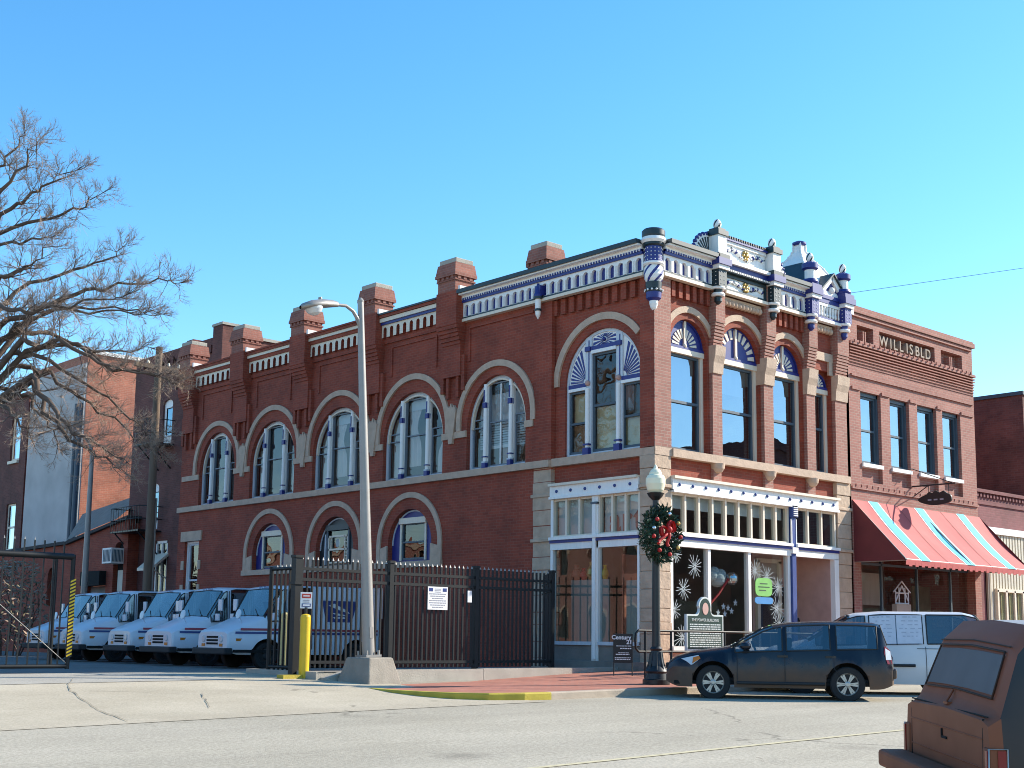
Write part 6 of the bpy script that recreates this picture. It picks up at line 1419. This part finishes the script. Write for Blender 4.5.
# --- brown pickup with a camper shell, lower right
hd = (rt * 1 + fw * .0).normalized(); wv = (fw * 1 - rt * .0).normalized()
nc = CAM + fw * 8.0 + rt * (8.0 * (985 - 512) / 1315)
rc = Vector((nc.x, nc.y)) + Vector((wv.x, wv.y)) * .79
fr0 = rc + Vector((hd.x, hd.y)) * 4.75
PK = thing('pickup_truck', 'dusty reddish brown pickup with a camper shell in the right foreground', 'pickup truck', (fr0.x, fr0.y, zg(fr0.x, fr0.y) - .03), math.atan2(-hd.y, -hd.x))
axp = (.85, 3.7)
C4 = Car(4.78, [(0, .70), (.1, .86), (.4, .92), (1.3, 1.0), (1.4, 1.02), (1.95, 1.36), (2.1, 1.40), (2.85, 1.40), (2.9, 1.28), (3.0, 1.28), (3.06, 1.45), (3.2, 1.475), (4.44, 1.47), (4.56, 1.35), (4.705, .965), (4.735, .93), (4.78, .90)],
         [(0, .62), (.3, .85), (1.3, .95), (2.8, .97), (4.6, .94), (4.70, .92), (4.78, .87)], [(0, .66), (.2, .80), (.6, .835), (4.6, .835), (4.78, .815)], [(0, .6), (.3, .76), (1.3, .79), (4.6, .80), (4.78, .79)],
         [(0, .6), (.3, .74), (1.3, .76), (1.95, .68), (3.0, .68), (3.2, .665), (4.44, .67), (4.56, .715), (4.70, .785), (4.78, .785)], .40, axp, .34, .42, .70, .02)
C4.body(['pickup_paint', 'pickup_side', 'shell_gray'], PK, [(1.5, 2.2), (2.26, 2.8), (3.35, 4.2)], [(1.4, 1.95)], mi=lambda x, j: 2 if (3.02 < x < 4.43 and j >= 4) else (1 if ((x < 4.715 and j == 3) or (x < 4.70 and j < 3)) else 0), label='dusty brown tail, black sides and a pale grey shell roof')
g = G(); g.box(1.4, 4.4, -.7, .7, .5, .56); g.box(2.85, 2.9, -.7, .7, .5, 1.3); g.build('cab_interior', 'car_interior', PK)
g = G(); 
def pr(f, x, off):      # point on the sloped tail, f across -1..1
    w_ = C4.wr(x) - .05; return (x + off * .85, w_ * f, C4.roof(x) + off * .5 + .02 * (1 - abs(f)))
for a, b in ((-.86, -.3), (-.3, .3), (.3, .86)): g.add([pr(a, 4.588, .012), pr(b, 4.588, .012), pr(b, 4.678, .012), pr(a, 4.678, .012)], [(0, 1, 2, 3)])
g.build('rear_window', 'rear_glass', PK)
g = G(); E_ = [pr(f, 4.58, .013) for f in (-.88, 0, .88)] + [pr(f, 4.686, .013) for f in (.88, 0, -.88)]; g.tube(E_ + [E_[0]], .007, 6)
g.tube([pr(f, 4.566, .008) for f in (-.97, 0, .97)], .005, 4); g.build('rear_window_seal', 'pickup_seal', PK)
g = G(); g.tube([(4.76, -.02, .95), (4.70, -.05, 1.03)], .008, 6); g.box(4.69, 4.765, -.06, .02, .94, .955); g.box(4.78, 4.79, -.05, .05, .72, .735, 1); g.box(4.78, 4.79, -.05, -.035, .72, .78, 1); g.tube([(4.76, -.74, .922), (4.76, .74, .922)], .006, 4, 1); g.tube([(4.775, .70, .91), (4.782, .70, .42)], .006, 4, 1); g.tube([(4.775, -.70, .91), (4.782, -.70, .42)], .006, 4, 1); g.tube([(4.78, -.70, .79), (4.78, .70, .79)], .006, 4, 0); g.tube([(4.78, -.70, .62), (4.78, .70, .62)], .006, 4, 0); g.build('tailgate_latch', ['pickup_paint', 'dark_under'], PK)
for sd in (-1, 1):
    y = sd * .825; g = G(); g.box(4.675, 4.795, min(y, y - sd * .10), max(y, y - sd * .10), .38, .75); hsg = g.build('tail_light_housing', 'pickup_paint', PK, bevel=.015)
    g = G(); P = [(x, y + sd * .004, z) for x, z in ((4.68, .385), (4.792, .385), (4.792, .745), (4.68, .745))]; g.tube(P + [P[0]], .006, 5); g.build('rim', 'chrome_dull', hsg)
    g = G(); g.box(4.688, 4.738, min(y, y + sd * .006), max(y, y + sd * .006), .395, .735); g.box(4.795, 4.803, min(y - sd * .035, y), max(y - sd * .035, y), .395, .735); g.build('tail_light', 'lamp_red', PK)
g = G(); g.box(4.80, 5.0, -.80, .80, .44, .56, 0); g.box(4.4, 4.8, -.6, .6, .4, .5, 1); g.build('rear_bumper', ['pickup_paint', 'dark_under'], PK, bevel=.025)
for sd in (-1, 1): g = G(); g.add([C4.low(x, z, sd, .01) for x, z in ((.05, .6), (.35, .62), (.35, .78), (.08, .76))], [(0, 1, 2, 3)]); g.build('headlight', 'lamp_clear', PK)
for a in axp:
    for sd in (-1, 1): wheel(PK, a, sd * .73, .34, sd, 'plain')
PK.rotation_euler.x = R(-2)
# ------------------------------------------------------------------ bare tree at the left, shrub behind the gate
LIMBS = [[(-10.96, 15.41, 6.25), (-10.35, 13.76, 10.23), (-10.14, 12.5, 11.16), (-9.78, 11.62, 11.55), (-9.26, 11.14, 11.99), (-8.76, 10.7, 12.33)], [(-10.96, 15.41, 6.25), (-10.26, 14.77, 10.73), (-9.52, 14.1, 11.22), (-8.49, 13.15, 11.65), (-7.93, 12.64, 12.03), (-7.37, 12.13, 12.51)], [(-10.96, 15.41, 6.25), (-9.87, 15.77, 10.34), (-8.76, 16.1, 11.53), (-7.95, 15.37, 11.69), (-7.31, 14.79, 11.93)], [(-10.74, 15.21, 5.74), (-9.62, 14.73, 8.71), (-8.85, 14.56, 9.89), (-7.62, 13.71, 10.51), (-6.95, 13.1, 10.94), (-6.57, 12.75, 11.28)], [(-10.74, 15.21, 5.74), (-9.59, 13.48, 8.63), (-8.88, 12.16, 9.09), (-8.46, 11.1, 9.26), (-7.92, 10.61, 9.42), (-7.11, 9.87, 9.58), (-6.52, 9.33, 9.47)], [(-10.74, 15.21, 5.74), (-10.35, 13.49, 8.89), (-10.18, 11.99, 8.78), (-10.11, 10.57, 8.31), (-9.6, 10.11, 8.47), (-8.66, 9.25, 8.68), (-8.15, 8.78, 8.93)], [(-10.74, 15.21, 5.74), (-9.37, 13.96, 8.28), (-8.93, 13.55, 8.84), (-8.37, 13.05, 9.17), (-7.13, 11.92, 9.13), (-6.14, 11.01, 8.99)], [(-10.54, 15.02, 5.49), (-8.87, 14.31, 8.71), (-7.95, 14.29, 8.86), (-7.11, 13.93, 8.45), (-6.22, 13.12, 8.41), (-5.54, 12.49, 8.62)], [(-10.54, 15.02, 5.49), (-9.32, 13.37, 7.88), (-8.92, 12.47, 7.81), (-8.15, 11.49, 7.02), (-7.29, 10.7, 6.16), (-6.54, 10.02, 5.67)], [(-10.54, 15.02, 5.49), (-9.16, 12.41, 7.26), (-9.08, 10.98, 6.22), (-8.91, 10.16, 5.61), (-8.38, 9.67, 5.2), (-7.72, 9.07, 4.74)], [(-10.54, 15.02, 5.49), (-9.22, 14.16, 7.23), (-8.53, 13.87, 6.9), (-8.12, 13.49, 6.17), (-7.85, 13.25, 5.29)], [(-10.99, 15.43, 6.77), (-10.48, 15.64, 10.87), (-9.24, 15.19, 13.26), (-8.87, 14.86, 13.98), (-8.75, 14.75, 14.74)], [(-10.99, 15.43, 6.77), (-10.99, 13.4, 10.54), (-10.61, 11.03, 11.37), (-10.22, 10.67, 12.2), (-9.93, 10.41, 12.88)], [(-10.54, 15.02, 5.49), (-9.3, 12.81, 8.06), (-8.9, 11.36, 8.02), (-8.33, 10.3, 7.33), (-7.44, 9.49, 7.17), (-6.89, 8.99, 6.86)], [(-10.54, 15.02, 5.49), (-9.99, 12.71, 6.56), (-9.68, 11.54, 5.96), (-9.29, 11.18, 5.13)], [(-10.74, 15.21, 5.74), (-9.65, 13.53, 9.81), (-9.48, 12.7, 9.93), (-9.3, 12.54, 10.14), (-8.67, 11.96, 10.83)], ]
for k in (8, 9, 13, 6):      # more of the low hanging boughs
    LIMBS.append([tuple(Vector(p) + (fw * (1.1 - .35 * (len(LIMBS) % 4)) + up * (-.42 + .13 * (len(LIMBS) % 5)) + rt * (.25 - .1 * (len(LIMBS) % 6))) * min(1, i * .5)) for i, p in enumerate(LIMBS[k])])
axis_ = Vector((-10.75, 15.2, 0))
for k, L_ in enumerate(list(LIMBS)[:16:2]):       # the half of the crown outside the picture
    LIMBS.append([tuple(Vector(p) - rt * 2 * (Vector(p) - axis_).dot(rt) * (.8 if i else 1) + fw * (.6 * (k % 3 - 1) * i)) for i, p in enumerate(L_)])
TR = thing('bare_tree', 'large leafless tree with fine twigs reaching in from the left', 'tree', (-10.5, 15.0, .1))
base = Vector((-10.5, 15.0, .1)); g = G()
g.tube([(0, 0, -.1), (0, 0, .4), (-.05, .02, 2), (-.15, .1, 4), (-.1, .1, 5.4)], [.5, .36, .3, .28, .25], 14); g.build('trunk', 'bark', TR)
g = G(); q = random.Random(77)
def twig(p, d, L_, r, lv):
    n = 4 if lv > 0 else 3; pts = [p]; dd = d.copy()
    for i in range(n):
        dd = (dd + Vector((q.gauss(0, .16), q.gauss(0, .16), q.gauss(.05, .13)))).normalized(); pts.append(pts[-1] + dd * L_ / n)
    g.tube(pts, [r * (1 - .75 * i / n) for i in range(n + 1)], 3 if lv < 2 else 4, 0 if lv > 1 else 1, False, False)
    if lv <= 0: return
    k = (7, 8, 6)[min(2, lv - 1)]
    for i in range(k):
        t = q.uniform(.2, 1) * n; j = min(n - 1, int(t)); pp = pts[j].lerp(pts[j + 1], t - j)
        sd = Vector((q.gauss(0, 1), q.gauss(0, 1), q.gauss(.15, .8))).normalized()
        twig(pp, (dd * .9 + sd * .75).normalized(), L_ * q.uniform(.38, .62), max(.003, r * .5), lv - 1)
for L_ in LIMBS:
    P = [Vector(p) - base for p in L_]; sp_ = []; P[-1] = P[-2].lerp(P[-1], .6)
    for a, b in zip(P, P[1:]):
        for i in range(4): sp_.append(a.lerp(b, i / 4) + Vector((q.gauss(0, .05), q.gauss(0, .05), q.gauss(0, .05))) * (1 if sp_ else 0))
    sp_.append(P[-1]); n = len(sp_); rs = [.085 * (1 - i / (n - 1)) ** 1.2 + .009 for i in range(n)]
    g.tube(sp_, rs, 7, 0)
    for i in range(3, n):
        d = (sp_[i] - sp_[i - 1]).normalized()
        for _ in range(3 if i > n * .5 else 1):
            sd = Vector((q.gauss(0, 1), q.gauss(0, 1), q.gauss(.2, .8))).normalized()
            twig(sp_[i], (d * .8 + sd).normalized(), q.uniform(.45, 1.0) * (1.1 - .5 * i / n), max(.0085, rs[i] * .32), 2 if q.random() < .7 else 1)
    twig(sp_[-1], (sp_[-1] - sp_[-2]).normalized(), .45, .010, 2)
g.build('crown', ['bark', 'twig'], TR)
def shrub(name, label, loc, rx, ry, h, n, mats, seed, stems=9):
    t = thing(name, label, 'shrub', loc); g = G(); q = random.Random(seed)
    for k in range(stems):
        a = q.uniform(0, 6.28); P = [(0.3 * rx * math.cos(a), .3 * ry * math.sin(a), 0)]
        for i in range(1, 5): P.append((rx * math.cos(a) * (.3 + .16 * i) + q.gauss(0, .08), ry * math.sin(a) * (.3 + .16 * i) + q.gauss(0, .08), h * i / 4.5))
        g.tube(P, [.03, .025, .02, .014, .008], 5)
    g.build('stem', 'bark', t); g = G()
    for k in range(n):
        a = q.uniform(0, 6.28); rr = q.random() ** .5; z = q.uniform(.05, 1) ** .8 * h; f = 1 - .45 * (z / h) ** 2
        c = Vector((rx * rr * f * math.cos(a), ry * rr * f * math.sin(a), z)); d = Vector((q.gauss(0, 1), q.gauss(0, 1), q.gauss(0, .7))).normalized(); e = d.orthogonal().normalized() * q.uniform(.02, .05); L_ = q.uniform(.06, .15)
        g.add([tuple(c - d * L_), tuple(c + e), tuple(c + d * L_), tuple(c - e)], [(0, 1, 2, 3)], q.randrange(len(mats)))
    g.build('foliage', mats, t)
shrub('shrub', 'dry tangled shrub behind the sliding gate at the left edge', (-7.3, 25.2, .1), 2.2, 1.4, 1.6, 900, ['leaf_dry', 'needle_light', 'bark'], 4)
shrub('shrub', 'brown vine covered bush beside the farthest mail truck', (-3.2, 27.8, .1), 1.6, 1.3, 3.4, 1500, ['leaf_dry', 'twig'], 5)

# ------------------------------------------------------------------ row across the street, reflected in the shop windows
def opposite(x0, x1, h, mat, label, wz):
    t = thing('brick_building', label, 'building'); g = G(); Y = -28.0; f = lambda u, v, w=0: (u, Y + w, v)
    n = max(2, int((x1 - x0) / 3)); W = (x1 - x0) / n; hl = [rect(x0 + i * W + W * .3, x0 + i * W + W * .7, z, z + 2.0) for i in range(n) for z in wz] + [rect(x0 + .6, x1 - .6, .6, 3.2)]
    g.prism(f, rect(x0, x1, -1.5, h), -.3, 0, 0, hl, back=False); g.box(x0, x1, Y - 14, Y - 13.7, -1.5, h); g.box(x0, x0 + .3, Y - 13.7, Y - .3, -1.5, h); g.box(x1 - .3, x1, Y - 13.7, Y - .3, -1.5, h); g.box(x0 + .3, x1 - .3, Y - 13.7, Y - .3, h - .6, h - .5)
    g.cb(f, x0, x1, h - .5, h - .2, 0, .25); g.build('wall', mat, t)
    for q in hl:
        g = G(); g.flat(f, q, [], -.15); g.build('window', 'glass_dusty', t)
opposite(9, 27.9, 9.0, 'brick_dark', 'two storey dark brick building across the street', [5])
opposite(28.1, 38.3, 4.6, 'brick_main', 'low red brick building across the street', [])
opposite(41.5, 51, 13.0, 'brick_dark', 'tall three storey brick building across the street', [5, 9])
opposite(51.2, 76, 10.5, 'brick_main', 'long two storey brick block across the street', [5])

def west(y0, y1, h, mat, label, wz):
    t = thing('brick_building', label, 'building'); g = G(); X = -46.0; f = lambda u, v, w=0: (X + w, u, v)
    n = max(2, int((y1 - y0) / 3.2)); W = (y1 - y0) / n; op = [(y0 + (i + .5) * W, z) for i in range(n) for z in wz]
    g.prism(f, rect(y0, y1, -1.5, h), -.3, 0, 0, [arch(c, .65, z, z + 1.6, .65, 10) for c, z in op], back=False)
    g.box(X - 12, X - 11.7, y0, y1, -1.5, h); g.box(X - 11.7, X - .3, y0, y0 + .3, -1.5, h); g.box(X - 11.7, X - .3, y1 - .3, y1, -1.5, h); g.box(X - 11.7, X - .3, y0 + .3, y1 - .3, h - .6, h - .5); g.cb(f, y0, y1, h - .6, h - .2, 0, .3, 1)
    for c, z in op: g.ring(f, arcline(c, .85, z + 1.6), arcline(c, .66, z + 1.6), 0, .06, 1)
    g.build('wall', [mat, 'stone'], t)
    for c, z in op: g = G(); g.flat(f, arch(c, .65, z, z + 1.6, .65, 10), [], -.15); g.build('window', 'glass_dusty', t)
west(-6, 24, 8.5, 'brick_willis', 'sunlit red brick row west of the lot', [1, 5])
west(24.2, 58, 10.5, 'brick_front', 'sunlit pale brick block with arched windows west of the lot', [1, 5.5])
west(58.2, 100, 9.0, 'brick_willis', 'long sunlit red brick warehouse northwest of the lot', [1, 5])
